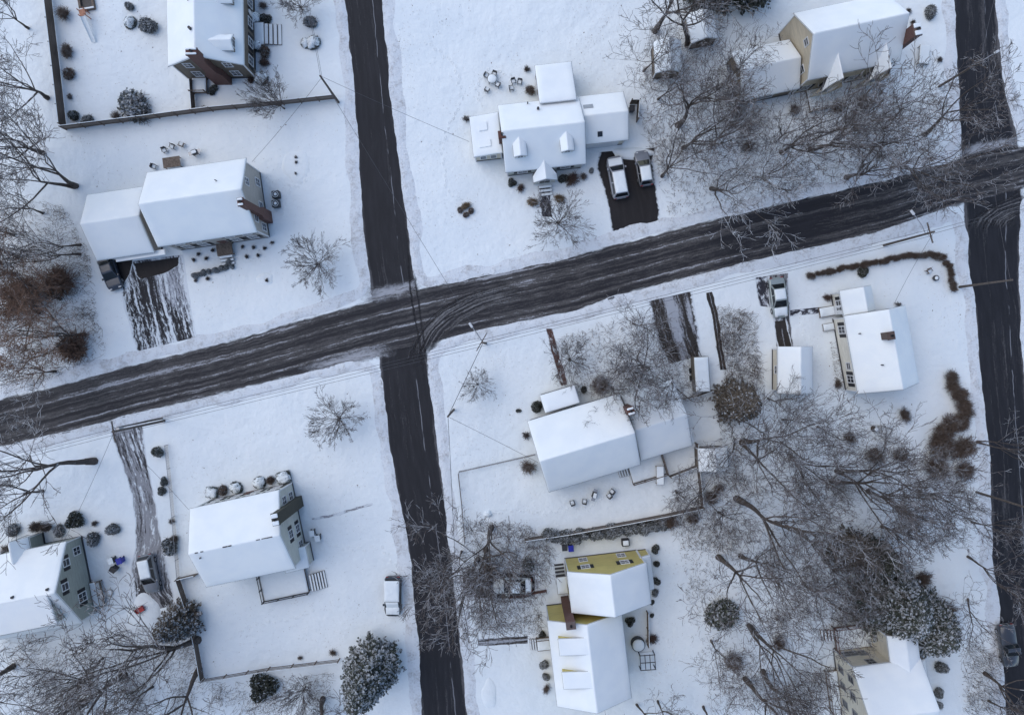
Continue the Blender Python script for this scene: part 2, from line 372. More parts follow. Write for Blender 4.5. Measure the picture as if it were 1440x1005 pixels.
def verge(pts, ref, w0=-.25, w1=1.25, h=.075, seed=1, label=None, step=.35):
    rng = random.Random(seed); nr = np.random.default_rng(seed)
    P = np.array([at(*p) for p in pts]); L = np.hypot(*np.diff(P, axis=0).T).sum(); n = max(3, int(L/step)); P = resample(P, n)
    for _ in range(6): P[1:-1] = (P[:-2]+2*P[1:-1]+P[2:])/4
    T = np.gradient(P, axis=0); T /= np.linalg.norm(T, axis=1, keepdims=True); N = np.c_[-T[:, 1], T[:, 0]]
    c = np.array(at(*ref)); i = np.argmin(np.hypot(*(P-c).T))
    if np.dot(N[i], c-P[i]) < 0: N = -N
    def nz(s):
        k = nr.normal(size=n+40); ker = np.hanning(s); return np.convolve(k, ker/np.sqrt((ker**2).sum()), 'same')[20:20+n]
    wob = nz(15)*.06+nz(5)*.03; out = nz(15)*.22; hh = np.clip(1+nz(7)*.35+nz(3)*.25, .2, 2.2)
    prof = [(0, .018), (.10, .35), (.24, .85), (.42, 1), (.62, .65), (.82, .25), (1.0, -.25)]
    V = []
    for i in range(n):
        for k, (f, z) in enumerate(prof):
            off = w0 + wob[i]*(1-f) + (w1-w0+out[i]*f)*f + rng.uniform(-.02, .02)
            p = P[i]+N[i]*off; V.append((p[0], p[1], (.016 if k == 0 else z*h*hh[i]*rng.uniform(.8, 1.2))))
    m = len(prof); F = [(i*m+k, i*m+k+1, (i+1)*m+k+1, (i+1)*m+k) for i in range(n-1) for k in range(m-1)]
    V = np.array(V); F = np.array(F); f0 = F[0]
    if np.cross(V[f0[1]]-V[f0[0]], V[f0[2]]-V[f0[0]])[2] < 0: F = F[:, ::-1]
    tag(link('snow_bank', arr_mesh('snow_bank', V, F, M['verge'], smooth=True)), label, None, None, 'structure')
verge([(478,-70),(482,0),(489,63),(496,125),(502,209),(505,274),(511,347),(518,392),(512,415),(443,441),(300,482),(209,503),(79,539),(0,558),(-90,580)], (300,200), seed=11, label='ploughed snow bank round the upper block with the grey-sided house')
verge([(537,-70),(540,0),(547,84),(555.5,167),(566,240),(578,340),(584,384),(596,402),(628,396),(740,373),(817,355),(858,342),(932,323),(1028,300),(1137,275),(1245,251),(1335,226),(1350,205),(1348,180),(1344,111),(1338.6,0),(1335,-70)], (700,250), seed=12, label='ploughed snow bank round the middle block above the main road')
verge([(1399,-70),(1402.5,0),(1409,83),(1420,140),(1431,183),(1448,198),(1570,176)], (1500,60), seed=13, label='snow bank at the upper corner of the right-hand road')
verge([(-90,652),(0,630),(104,607),(209,580),(330,552),(440,525),(500,508),(528,514),(535,540),(538,569),(548,640),(563,720),(574.6,780),(579,836),(584.7,892),(590,977),(594,1070)], (300,700), seed=14, label='ploughed snow bank round the block with the olive chimney house')
verge([(664,1070),(660,1005),(653,937),(644,847),(635,780),(622,660),(611,569),(602,515),(608,490),(640,476),(740,453),(808,440),(900,409),(983,389),(1046,372),(1115,358),(1245,326),(1328,297),(1350,302),(1357,330),(1362,397),(1370,432),(1374.6,503),(1379,551),(1389,629),(1391,720),(1393.5,789),(1399.7,825),(1406,914),(1411,981),(1415,1070)], (1000,600), seed=15, label='ploughed snow bank round the block with the yellow house')
verge([(1570,242),(1470,262),(1438,280),(1437,310),(1435,387),(1446,600),(1475,1005),(1480,1070)], (1550,500), seed=16, label='snow bank along the outer kerb of the right-hand road')

# tyre tracks where cars have crossed and turned at the two junctions
def track(pts, w, seed):
    P = resample([at(*p) for p in pts], 40)
    for _ in range(4): P[1:-1] = (P[:-2]+2*P[1:-1]+P[2:])/4
    T = np.gradient(P, axis=0); T /= np.linalg.norm(T, axis=1, keepdims=True); N = np.c_[-T[:, 1], T[:, 0]]
    ribbon('tyre_track', (P+N*w/2).tolist(), (P-N*w/2).tolist(), M['track'], .020+.0005*seed, jit=.05, seed=40+seed, cols=4, px=False, n=60, label='dark tyre track in the slush of the road junction')
track([(573,330),(576,400),(582,440),(590,480),(598,540)], .35, 1)
track([(579,345),(585,400),(592,450),(602,520),(608,560)], .35, 2)
ribbon('slush_arc', [(566,520),(572,494),(588,462),(612,436),(648,414),(720,392)], [(604,516),(610,496),(628,474),(660,450),(700,432),(760,415)], M['churn'], .018, seed=60, cols=8, n=60, label='fan of curved tyre arcs turning through the junction')
ribbon('slush_arc', [(1358,326),(1366,306),(1384,290),(1440,262)], [(1430,322),(1432,312),(1438,302),(1460,290)], M['churn'], .018, seed=61, cols=8, n=40, label='curved tyre arcs at the mouth of the right road')
ribbon('slush_patch', [(408,520),(450,505),(505,488),(556,474)], [(440,528),(480,516),(525,509),(562,500)], M['slushpatch'], .019, seed=62, n=40, label='pale slush patch at the lower left corner of the junction')
ribbon('slush_patch', [(512,402),(550,396),(596,386)], [(500,432),(550,424),(600,416)], M['slushpatch'], .019, seed=63, n=30, label='pale slush ridge across the upper side road mouth')
ribbon('slush_patch', [(1345,205),(1390,196),(1440,188)], [(1345,226),(1390,216),(1440,206)], M['slushpatch'], .019, seed=64, n=30, label='pale slush ridge across the upper right road mouth')
for i, dx in enumerate((0, 5, 15, 20)):
    track([(572+dx*1.0,512+dx*.2),(578+dx,490),(590+dx,465),(612+dx*1.1,440+dx*.4),(645+dx*1.2,420+dx*.6),(690+dx*1.2,404+dx*.6)], .24, 3+i)
for i, dx in enumerate((0, 7)):
    track([(1360+dx*3,330),(1364+dx*3,312),(1382+dx*3,298),(1420+dx*3,286)], .25, 8+i)

ribbon('driveway', [(160,371),(168,400),(174,430),(192,494)], [(257,358),(262,385),(267,420),(276,474)], M['drive_streak'], .006, seed=5, label='two-car driveway with dark scraped streaks before the grey-sided garage', cols=10)
ribbon('cleared_patch', [(135,368),(142,385),(158,404)], [(188,364),(186,378),(172,404)], M['drive_dark'], .012, seed=25, label='dark bare patch under the car beside the grey-sided garage')
ribbon('cleared_patch', [(186,371),(192,388),(196,393)], [(254,361),(252,374),(232,384)], M['drive_dark'], .016, seed=26, label='dark bare strip in front of the grey garage doors')
ribbon('driveway', [(842,214),(838,238),(848,264),(856,300),(860,328)], [(924,208),(918,226),(922,252),(927,290),(930,318)], M['drive_dark'], .006, seed=6, label='black cleared driveway holding two cars')
ribbon('driveway', [(910,424),(918,455),(926,485),(938,512)], [(974,409),(978,435),(984,470),(986,500)], M['drive_brown'], .006, seed=7, label='brown streaked driveway below the main road')
ribbon('driveway', [(1080,388),(1083,420),(1088,452),(1092,487)], [(1108,384),(1110,420),(1112,452),(1116,487)], M['drive_grey'], .006, seed=8, label='slushy driveway leading to the detached garage')
ribbon('bare_earth', [(1088,452),(1090,470),(1094,487)], [(1105,450),(1110,470),(1114,487)], M['drive_brown'], .012, seed=27, label='brown bare patch between the pale green car and the garage')
ribbon('bare_earth', [(1062,390),(1064,410),(1068,430)], [(1082,388),(1082,410),(1084,432)], M['path_dark'], .012, seed=28, label='dark trodden patch beside the pale green car')
ribbon('driveway', [(154,604),(166,640),(178,672),(186,700),(190,735),(190,770),(184,800),(190,840),(206,860)], [(201,598),(206,640),(212,672),(218,700),(224,735),(230,770),(236,800),(244,830),(246,850)], M['drive_grey'], .006, seed=9, label='long slushy driveway with the silver wagon on it', cols=8)
ribbon('driveway', [(640,800),(680,802),(720,803),(752,806)], [(645,842),(680,842),(720,843),(752,840)], M['drive_brown'], .006, seed=10, label='brown driveway under the bare tree beside the yellow house')
ribbon('footpath', [(767,462),(774,490),(781,515),(788,542)], [(777,462),(785,490),(792,515),(799,540)], M['path_brick'], .006, seed=17, label='narrow red brick path to a small flat-roofed porch')
ribbon('footpath', [(1111,436),(1135,433),(1160,431)], [(1111,445),(1135,443),(1160,441)], M['path_dark'], .006, seed=18, label='dark trodden path from the car to the wooden stoop')
ribbon('footpath', [(755,262),(757,280),(762,305)], [(775,262),(775,280),(778,305)], M['path_dark'], .006, seed=19, label='short path below the white portico')
ribbon('footpath', [(438,728),(470,722),(524,706)], [(439,731),(470,726),(524,710)], M['path_faint'], .006, seed=20, label='faint furrow in the snow beside the pale green house')
ribbon('footpath', [(672,898),(700,896),(742,893)], [(672,908),(700,907),(742,905)], M['drive_brown'], .006, seed=21, label='brown mulch bed below the bare tree near the yellow house')
ribbon('footpath', [(992,412),(1000,440),(1006,480),(1012,520)], [(1002,410),(1010,440),(1015,480),(1022,520)], M['drive_brown'], .006, seed=22, label='strip of brown mulch between two driveways')

# ------------------------------------------------------------------ houses
def gridpatch(mb, fn, us, vs, m=0):
    I = [[mb.pt(fn(u, v)) for v in vs] for u in us]
    for i in range(len(us)-1):
        for j in range(len(vs)-1): mb.idx((I[i][j], I[i+1][j], I[i+1][j+1], I[i][j+1]), m)

def spaced(a, b, step=.5, e=(.0, .05, .14)):
    L = b-a; s = [a+x for x in e]; n = max(2, int((L-2*e[-1])/step))
    s += [a+e[-1]+(L-2*e[-1])*k/n for k in range(1, n)] + [b-x for x in e[::-1]]
    return s

def prof_t(x, a, b, T=.13):
    d = min(x-a, b-x)
    return T*min(1, max(0, d/.14))**.5

class House:
    def __init__(s, name, label, p0, p1, zref, cat='house', group=None):
        a = np.array(at(*p0, zref)); b = np.array(at(*p1, zref)); d = b-a
        s.ang = atan2(d[1], d[0]); s.o = (a+b)/2
        s.root = thing(name, label, cat, (s.o[0], s.o[1], 0), s.ang, group); s.blocks = []; s.rng = random.Random(hash(label) % 999 if False else len(label)*7)
    def loc(s, px, py, z=0):
        x, y = at(px, py, z); x -= s.o[0]; y -= s.o[1]; c, q = cos(-s.ang), sin(-s.ang)
        return (x*c-y*q, x*q+y*c)
    def rect(s, corners, z):
        P = np.array([s.loc(*p, z) for p in corners]); xs = np.sort(P[:, 0]); ys = np.sort(P[:, 1]); h = len(xs)//2
        return xs[:h].mean(), xs[h:].mean(), ys[:h].mean(), ys[h:].mean()
    def ridge_z(s, mid_local, ridge_px):
        c, q = cos(s.ang), sin(s.ang); M_ = np.array([s.o[0]+mid_local[0]*c-mid_local[1]*q, s.o[1]+mid_local[0]*q+mid_local[1]*c])
        r = np.array(at(*ridge_px)); return CAM_H*(1-np.dot(r, M_)/np.dot(r, r))
    def block(s, corners, ze, axis='x', zr=None, mat='s_white', ov=.32, kind='gable', low=None, zhi=None, z0=0.0, walls=True, rect=None, snow=True):
        x0, x1, y0, y1 = rect or s.rect(corners, ze)
        b = dict(x0=x0, x1=x1, y0=y0, y1=y1, ze=ze, axis=axis, ov=ov, kind=kind, z0=z0)
        # work in (a along ridge, b across)
        if axis == 'x': A0, A1, B0, B1 = x0, x1, y0, y1; to = lambda a, c, z: (a, c, z)
        else: A0, A1, B0, B1 = y0, y1, x0, x1; to = lambda a, c, z: (c, a, z)
        bc = (B0+B1)/2
        if kind == 'gable':
            b['zr'] = zr; top = [(B0, ze), (bc, zr), (B1, ze)]
        else:   # shed: low side given as '-' or '+' across
            b['zr'] = zhi; top = [(B0, ze), (B1, zhi)] if low == '-' else [(B0, zhi), (B1, ze)]
        b['A'] = (A0, A1); b['B'] = (B0, B1); b['to'] = to; b['top'] = top
        def zt(c): return float(np.interp(c, [t[0] for t in top], [t[1] for t in top]))
        b['zt'] = zt
        th = .17
        # walls
        if walls:
            w = MB(); a0, a1, c0, c1 = A0+ov, A1-ov, B0+ov, B1-ov
            cs = [c0] + ([bc] if kind == 'gable' else []) + [c1]
            lo0 = [w.pt(to(a0, c, z0)) for c in (c0, c1)]; lo1 = [w.pt(to(a1, c, z0)) for c in (c0, c1)]
            h0 = [w.pt(to(a0, c, zt(c)-th+.03)) for c in cs]; h1 = [w.pt(to(a1, c, zt(c)-th+.03)) for c in cs]
            w.idx([lo0[0]]+h0+[lo0[1]]); w.idx([lo1[1]]+h1[::-1]+[lo1[0]])
            w.idx([lo0[0], lo1[0], h1[0], h0[0]]); w.idx([lo0[1], h0[-1], h1[-1], lo1[1]])
            w.build('wall', M[mat], s.root)
            # dark foundation course, a little proud of the siding
            f = MB(); e = .03
            for (p, q, r_, t_) in ((a0-e, a1+e, c0-e, c0+.02), (a0-e, a1+e, c1-.02, c1+e), (a0-e, a0+.02, c0+.021, c1-.021), (a1-.02, a1+e, c0+.021, c1-.021)):
                P = [to(p, r_, 0), to(q, t_, 0)]
                f.box(min(P[0][0], P[1][0]), max(P[0][0], P[1][0]), min(P[0][1], P[1][1]), max(P[0][1], P[1][1]), z0, z0+.32)
            f.build('foundation', M['dark'] if z0 == 0 else M['trim'], s.root)
        # roof slab
        r = MB(); T = [to(A0, c, z) for c, z in top]; n = len(top)
        t0 = [r.pt(to(A0, c, z)) for c, z in top]; t1 = [r.pt(to(A1, c, z)) for c, z in top]
        u0 = [r.pt(to(A0, c, z-th)) for c, z in top]; u1 = [r.pt(to(A1, c, z-th)) for c, z in top]
        for k in range(n-1):
            r.idx((t0[k], t0[k+1], t1[k+1], t1[k]), 0); r.idx((u0[k], u1[k], u1[k+1], u0[k+1]), 1)
        r.idx(t0[::-1]+u0, 1); r.idx(t1+u1[::-1], 1); r.idx((t0[0], t1[0], u1[0], u0[0]), 1); r.idx((t0[-1], u0[-1], u1[-1], t1[-1]), 1)
        ro = r.build('roof', [M['shingle'], M['trim']], s.root); b['roof'] = ro
        if snow:
            sm = MB(); rg = s.rng
            us = spaced(A0+.02, A1-.02); vs = spaced(B0+.02, B1-.02)
            if kind == 'gable': vs = sorted([q for q in vs if abs(q-bc) > .2]+[bc-.12, bc, bc+.12])
            off = {}
            def fn(a, c):
                t = min(prof_t(a, A0+.02, A1-.02), prof_t(c, B0+.02, B1-.02))
                return to(a, c, zt(c)+.004+t*(1+.16*sin(a*1.3+s.o[0])*cos(c*1.7+s.o[1])+.10*sin(a*3.1+c*2.3)+rg.uniform(-.05, .05)))
            gridpatch(sm, fn, us, vs)
            sm.build('snow_cover', M['rsnow'], ro, smooth=True)
        # rakes and corner boards
        if walls:
            for aa in (A0+ov, A1-ov):
                for cc in (B0+ov, B1-ov):
                    p = to(aa, cc, 0); e = .06; tr = MB()
                    tr.box(p[0]-e, p[0]+e, p[1]-e, p[1]+e, z0+.33, zt(cc)-th-.02)
                    tr.build('corner_board', M['trim'], s.root)
        s.blocks.append(b); return b
    def wall_xf(s, b, side):
        # (u along wall, n outwards, z)
        ov = b['ov']; x0, x1, y0, y1 = b['x0']+ov, b['x1']-ov, b['y0']+ov, b['y1']-ov
        return {'x-': (lambda p: (x0-p[1], y1-p[0], p[2]), y1-y0), 'x+': (lambda p: (x1+p[1], y0+p[0], p[2]), y1-y0),
                'y-': (lambda p: (x0+p[0], y0-p[1], p[2]), x1-x0), 'y+': (lambda p: (x1-p[0], y1+p[1], p[2]), x1-x0)}[side]
    def win(s, b, side, u, z, w=.9, h=1.3, shut=True, frame='trim', wide=None):
        xf, L = s.wall_xf(b, side); u = u*L
        f = MB(xf); t = .09
        f.box(u-w/2-t, u+w/2+t, .0, .06, z+h/2, z+h/2+t); f.box(u-w/2-t, u+w/2+t, .0, .09, z-h/2-t, z-h/2)
        f.box(u-w/2-t, u-w/2, .0, .06, z-h/2, z+h/2); f.box(u+w/2, u+w/2+t, .0, .06, z-h/2, z+h/2)
        f.box(u-w/2, u+w/2, .02, .05, z-.025, z+.025)
        if w > .7: f.box(u-.02, u+.02, .02, .045, z-h/2, z-.026); f.box(u-.02, u+.02, .02, .045, z+.026, z+h/2)
        o = f.build('window', M[frame], s.root)
        g_ = MB(xf); g_.box(u-w/2, u+w/2, .005, .018, z-h/2, z+h/2); g_.build('pane', M['glass'], o)
        if shut:
            for q in (-1, 1):
                c = u+q*(w/2+t+.02+.2); h_ = MB(xf); h_.box(c-.19, c+.19, .0, .05, z-h/2-.03, z+h/2+.03)
                for k in range(9): zz = z-h/2+.05+k*(h-.1)/8; h_.box(c-.15, c+.15, .051, .065, zz-.03, zz+.03)
                h_.build('shutter', M['black'], o)
        return o
    def door(s, b, side, u, w=.95, h=2.05, mat='trim', z0=.15):
        xf, L = s.wall_xf(b, side); u = u*L; d = MB(xf)
        d.box(u-w/2, u+w/2, .0, .05, z0, z0+h)
        for k in range(2):
            for j in range(2): d.box(u-w/2+.12+k*(w-.2)/2, u-w/2+.04+(k+1)*(w-.2)/2, .051, .062, z0+.2+j*.9, z0+.9+j*.9)
        o = d.build('door', M[mat], s.root); k = MB(xf); k.tube((u+w*.38, .05, z0+1), (u+w*.38, .13, z0+1), .03); k.build('handle', M['metal'], o)
    def garage_door(s, b, side, u, w=2.5, h=2.1, mat='trim'):
        xf, L = s.wall_xf(b, side); u = u*L; d = MB(xf); d.box(u-w/2, u+w/2, .0, .05, .03, .03+h)
        for k in range(4):
            for j in range(4): d.box(u-w/2+.08+j*(w-.08)/4, u-w/2+(j+1)*(w-.08)/4, .051, .065, .1+k*h/4, .03+(k+.85)*h/4)
        d.build('garage_door', M[mat], s.root)
    def chimney(s, x, y, wx, wy, z0, z1, mat='brick', cap=True, name='chimney', lower=None):
        c = MB()
        if lower:      # wider base tapering in with a sloped shoulder
            lx, ly, zl = lower
            c.box(x-lx/2, x+lx/2, y-ly/2, y+ly/2, z0, zl)
            lo = [(x-lx/2, y-ly/2), (x+lx/2, y-ly/2), (x+lx/2, y+ly/2), (x-lx/2, y+ly/2)]; hi = [(x-wx/2, y-wy/2), (x+wx/2, y-wy/2), (x+wx/2, y+wy/2), (x-wx/2, y+wy/2)]
            for k in range(4): c.face([(*lo[k], zl+.002), (*lo[(k+1)%4], zl+.002), (*hi[(k+1)%4], zl+.8), (*hi[k], zl+.8)])
            z0 = zl+.6
        c.box(x-wx/2, x+wx/2, y-wy/2, y+wy/2, z0, z1); c.box(x-wx/2-.05, x+wx/2+.05, y-wy/2-.05, y+wy/2+.05, z1-.22, z1-.08)
        o = c.build(name, M[mat], s.root)
        f = MB(); f.lathe([(.13, 0), (.13, .3), (.10, .3), (.10, .05)], 10, (x, y, z1)); f.build('flue', M['dark'], o)
        if cap:
            p = MB(); b_ = .02
            p.bbox(x-wx/2+b_, x+wx/2-b_, y-wy/2+b_, y-.15, z1, z1+.14, .05); p.bbox(x-wx/2+b_, x+wx/2-b_, y+.15, y+wy/2-b_, z1, z1+.14, .05)
            p.build('snow_cap', M['rsnow'], o, smooth=False)
        return o
    def pipe(s, b, px, py, r=.07, hgt=.45, mat='dark'):
        zg = (b['ze']+b['zr'])/2
        for _ in range(3):
            x, y = s.loc(px, py, zg); zg = b['zt'](y if b['axis'] == 'x' else x)+.2
        p = MB(); p.lathe([(r, -.2), (r, hgt), (r*.6, hgt)], 10, (x, y, zg-.1)); p.build('vent_pipe', M[mat], s.root)
    def skylight(s, b, px, py, w=.8, l=1.0, mat='glass', raised=.2):
        zg = (b['ze']+b['zr'])/2
        for _ in range(3):
            x, y = s.loc(px, py, zg); zg = b['zt'](y if b['axis'] == 'x' else x)+.1
        f = MB(); zt = b['zt']; ax = b['axis']
        def q(dx, dy, dz):
            c = (y+dy) if ax == 'x' else (x+dx); return (x+dx, y+dy, zt(c)+dz)
        P = [(-w/2, -l/2), (w/2, -l/2), (w/2, l/2), (-w/2, l/2)]
        f.face([q(*p, raised) for p in P])
        for k in range(4): f.face([q(*P[k], 0), q(*P[(k+1)%4], 0), q(*P[(k+1)%4], raised), q(*P[k], raised)])
        f.build('skylight', M[mat], s.root)
    def dormer(s, b, side, c, w, d, zw, zd, mat='s_white', kind='gable', proj=.15, win=True, wh=1.0):
        """side of roof '-'/'+' across the ridge; c = centre along ridge; d = distance of the front from the eave line"""
        B0, B1 = b['B']; to = b['to']; sg = 1 if side == '-' else -1; e = B0 if side == '-' else B1; zt = b['zt']
        half = abs(B1-B0)/2; sl = (b['zr']-b['ze'])/half
        P = lambda p: to(c+p[0], e+sg*p[1], p[2])
        back = min((zd-b['ze'])/sl+.05, half); bw = min((zw-b['ze'])/sl+.05, half); hw = w/2
        wl = MB(P); zf = b['ze']+sl*max(d, 0)-.12 if d >= 0 else 0.2
        if kind == 'gable':
            wl.face([(-hw, d, zf), (hw, d, zf), (hw, d, zw), (0, d, zd-.05), (-hw, d, zw)])
        else: wl.face([(-hw, d, zf), (hw, d, zf), (hw, d, zw), (-hw, d, zw)])
        for q in (-hw, hw): wl.face([(q, d, zf), (q, d, zw), (q, bw, zw), (q, max(bw, d+.1), zf)])
        o = wl.build('dormer', M[mat], s.root)
        rf = MB(P); sn = MB(P); oh = .14; x = hw+oh; t = .1; rg = s.rng
        if kind == 'gable':
            zx = zw-(zd-zw)/hw*oh
            for q in (-1, 1):
                rf.face([(0, d-proj, zd), (q*x, d-proj, zx), (q*x, bw+.2, zx), (0, back, zd)])
                rf.face([(0, d-proj, zd-t), (q*x, d-proj, zx-t), (q*x, d-proj, zx), (0, d-proj, zd)], 1); rf.face([(q*x, d-proj, zx-t), (q*x, bw+.2, zx-t), (q*x, bw+.2, zx), (q*x, d-proj, zx)], 1)
            us = spaced(d-proj+.02, back, .4); vs = [-x+.02, -x+.08, -x*.5, -.08, 0, .08, x*.5, x-.08, x-.02]
            def fn(u, v):
                zz = zd-(zd-zw)/hw*abs(v); uu = u if abs(v) < .01 else min(u, back-(back-bw)*abs(v)/hw+.1)
                tt = .02 if (u < d-proj+.03 or abs(v) > x-.03) else .11
                return (v, uu, zz+tt+rg.uniform(-.01, .01))
            gridpatch(sn, fn, us, vs)
        else:
            zb = b['ze']+sl*bw; bk = min(half, (zd-b['ze'])/sl); f = lambda q: zw+(zd-zw)*(q-d)/(bk-d)
            rf.face([(-x, d-proj, zw), (x, d-proj, zw), (x, bk, zd), (-x, bk, zd)])
            rf.face([(-x, d-proj, zw-t), (x, d-proj, zw-t), (x, d-proj, zw), (-x, d-proj, zw)], 1)
            for q in (-x, x): rf.face([(q, d-proj, zw-t), (q, d-proj, zw), (q, bk, zd), (q, bk, zd-t)], 1)
            us = spaced(d-proj+.02, bk+.1, .4); vs = spaced(-x+.02, x-.02, .5)
            gridpatch(sn, lambda u, v: (v, u, f(max(u, d-proj))+(.02 if (u < d-proj+.03 or abs(v) > x-.03) else .12)+rg.uniform(-.01, .01)), us, vs)
        ro = rf.build('dormer_roof', [M['shingle'], M['trim']], o)
        sn.build('dormer_snow', M['rsnow'], o, smooth=True)
        if win:
            h0 = wh; ww = w*.5; g_ = MB(P); zc = (max(zf+.12, b['ze']+sl*d+.25 if d >= 0 else .6)+zw)/2
            hh = min(h0, (zw-zc)*1.7); g_.box(-ww/2-.07, ww/2+.07, d-.04, d-.001, zc-hh/2-.07, zc+hh/2+.07); g_.build('dormer_window_frame', M['trim'], o)
            g2 = MB(P)
            for q in (-1, 1): g2.box(q*ww/4-ww/4+.02, q*ww/4+ww/4-.02, d-.055, d-.041, zc-hh/2, zc+hh/2)
            g2.build('dormer_pane', M['glass'], o)
        return o
    def deck(s, x0, x1, y0, y1, z, rails='', steps=None, mat='wood', snow=True, posts=True, railh=.95, smat='wood', slats=False, open_=None, infill=True):
        d = MB(); n = max(2, int((x1-x0)/.16))
        d.box(x0, x1, y0, y1, z-.22, z-.06)
        o = d.build('deck', M[mat], s.root)
        bd = MB()
        for k in range(n): a = x0+(x1-x0)*k/n; bd.box(a, a+(x1-x0)/n*.9, y0-.02, y1+.02, z-.059, z-.02)
        bd.build('boards', M[mat], o)
        for xx in (x0+.06, x1-.06):
            for yy in (y0+.06, y1-.06): pl = MB(); pl.box(xx-.06, xx+.06, yy-.06, yy+.06, 0, z-.221); pl.build('deck_leg', M[mat], o)
        if snow:
            sm = MB(); rg = s.rng
            def fn(a, c): return (a, c, z-.018+min(prof_t(a, x0+.05, x1-.05, .10), prof_t(c, y0+.05, y1-.05, .10))*(1+rg.uniform(-.25, .25)))
            gridpatch(sm, fn, spaced(x0+.05, x1-.05, .3), spaced(y0+.05, y1-.05, .3)); sm.build('snow_cover', M['snow'], o, smooth=True)
        if rails:
            rl = MB()
            E = {'y-': ((x0, y0), (x1, y0)), 'y+': ((x0, y1), (x1, y1)), 'x-': ((x0, y0), (x0, y1)), 'x+': ((x1, y0), (x1, y1))}
            for k in rails.split():
                p, q = E[k]; L = hypot(q[0]-p[0], q[1]-p[1]); n = max(2, int(L/.14)); m = max(1, round(L/1.6))
                for h in (railh-.04, .12): rl.tube((*p, z+h), (*q, z+h), .045, n=4)
                for j in range(n+1):
                    f = j/n; xx, yy = p[0]+(q[0]-p[0])*f, p[1]+(q[1]-p[1])*f; rl.tube((xx, yy, z+.1), (xx, yy, z+railh-.05), .017, n=4, cap=False)
                for j in range(m+1):
                    f = j/m; xx, yy = p[0]+(q[0]-p[0])*f, p[1]+(q[1]-p[1])*f; rl.box(xx-.055, xx+.055, yy-.055, yy+.055, z-.1, z+railh+.06)
            rl.build('railing', M[smat], o)
        return o
    def steps(s, x0, x1, y0, y1, z, dirn, n=4, mat='wood', snow=True, gap=.75):
        """flight of treads falling in direction dirn from height z"""
        o = None; st = MB(); sn = MB()
        for k in range(n):
            f0, f1 = k/n, (k+gap)/n; zz = z*(1-(k+1)/(n+1))
            if dirn == 'x+': r_ = (x0+(x1-x0)*f0, x0+(x1-x0)*f1, y0, y1)
            elif dirn == 'x-': r_ = (x1-(x1-x0)*f1, x1-(x1-x0)*f0, y0, y1)
            elif dirn == 'y-': r_ = (x0, x1, y1-(y1-y0)*f1, y1-(y1-y0)*f0)
            else: r_ = (x0, x1, y0+(y1-y0)*f0, y0+(y1-y0)*f1)
            st.box(*r_, max(0, zz-.16), zz); e = .03
            sn.bbox(r_[0]+e, r_[1]-e, r_[2]+e, r_[3]-e, zz+.002, zz+.07, .025)
        o = st.build('steps', M[mat], s.root)
        if snow: sn.build('snow_cover', M['snow'], o)
        return o

HOUSES = {}
# --- A: grey-sided house with the attached garage
h = HOUSES['A'] = House('house', 'grey-sided house with red brick end chimney and attached two-car garage', (213,295), (352,274.5), 5.5)
b = h.block([(205.8,242.2),(348.2,222.4),(222.5,347.7),(360.7,326.8)], 5.4, zr=8.6, mat='s_grey')
gb = h.block([(124.3,273.5),(200,262.5),(133.7,365.5),(221.4,356)], 2.9, zr=5.3, mat='s_grey')
# pent roof over the garage doors
x0, x1, y0, y1 = gb['x0'], gb['x1'], gb['y0'], gb['y1']
pm = MB(); pm.box(x0+1.9, x1+1.0, y0-.35, y0+.31, 2.25, 2.40); po = pm.build('pent_roof', M['trim'], h.root)
pm = MB(); pm.bbox(x0+1.95, x1+.95, y0-.33, y0+.28, 2.402, 2.50, .04); pm.build('snow_cover', M['rsnow'], po)
h.garage_door(gb, 'y-', .30, 2.5); h.garage_door(gb, 'y-', .74, 2.5); h.win(gb, 'x-', .5, 1.6, .8, 1.0, False)
h.win(b, 'x+', .70, 5.6, .75, 1.0, False); h.win(b, 'x+', .20, 4.1, .7, 1.0, False); h.win(b, 'x+', .12, 1.7, .8, 1.3, False); h.win(b, 'x+', .45, 1.7, .7, 1.1, False); h.win(b, 'x+', .8, 1.7, .8, 1.3, False)
for u in (.14, .32, .68, .87): h.win(b, 'y-', u, 1.7, .9, 1.4); h.win(b, 'y-', u, 4.2, .9, 1.2); h.win(b, 'y+', u, 1.7, .9, 1.4, False); h.win(b, 'y+', u, 4.2, .9, 1.2, False)
h.door(b, 'y-', .52, mat='brick')
cx, cy = h.loc(381, 306, 0); h.chimney(b['x1']-b['ov']+.32, cy, .58, .80, 0, 9.7, lower=(.60, 1.35, 3.0))
h.pipe(b, 304, 254, .06)
X, Y = h.loc(318, 347); h.deck(X-.9, X+.9, b['y0']-1.1, b['y0']+.30, .75, snow=False); h.steps(X-.8, X+.8, b['y0']-2.3, b['y0']-1.12, .72, 'y-', 3, 'concrete')
# --- B: brown house at the top
h = HOUSES['B'] = House('house', 'dark brown house with red brick chimney down the middle of its gable end', (240.7,94), (348.3,92), 4.8)
b = h.block([(228.5,-60),(240.7,94),(336,-62),(348.3,92)], 4.8, axis='y', zr=7.7, mat='s_brown')
cx, cy = h.loc(312, 118, 0); h.chimney((b['x0']+b['x1'])/2+.15, b['y0']+b['ov']-.38, 1.15, .72, 0, 9.1, lower=(1.9, .74, 3.0))
for u in (.22, .78): h.win(b, 'y-', u, 1.7, .9, 1.3, False); h.win(b, 'y-', u, 4.3, .8, 1.1, False)
for u in (.12, .3, .5, .7, .88): h.win(b, 'x+', u, 1.7, .9, 1.3); h.win(b, 'x-', u, 1.7, .9, 1.3)
h.door(b, 'x+', .60, mat='trim')
for p in ((331,60), (322,-6)):
    zt = 6.2; X, Y = h.loc(*p, zt); h.dormer(b, '+', Y, 1.5, .75, 6.35, 7.0, 's_brown')
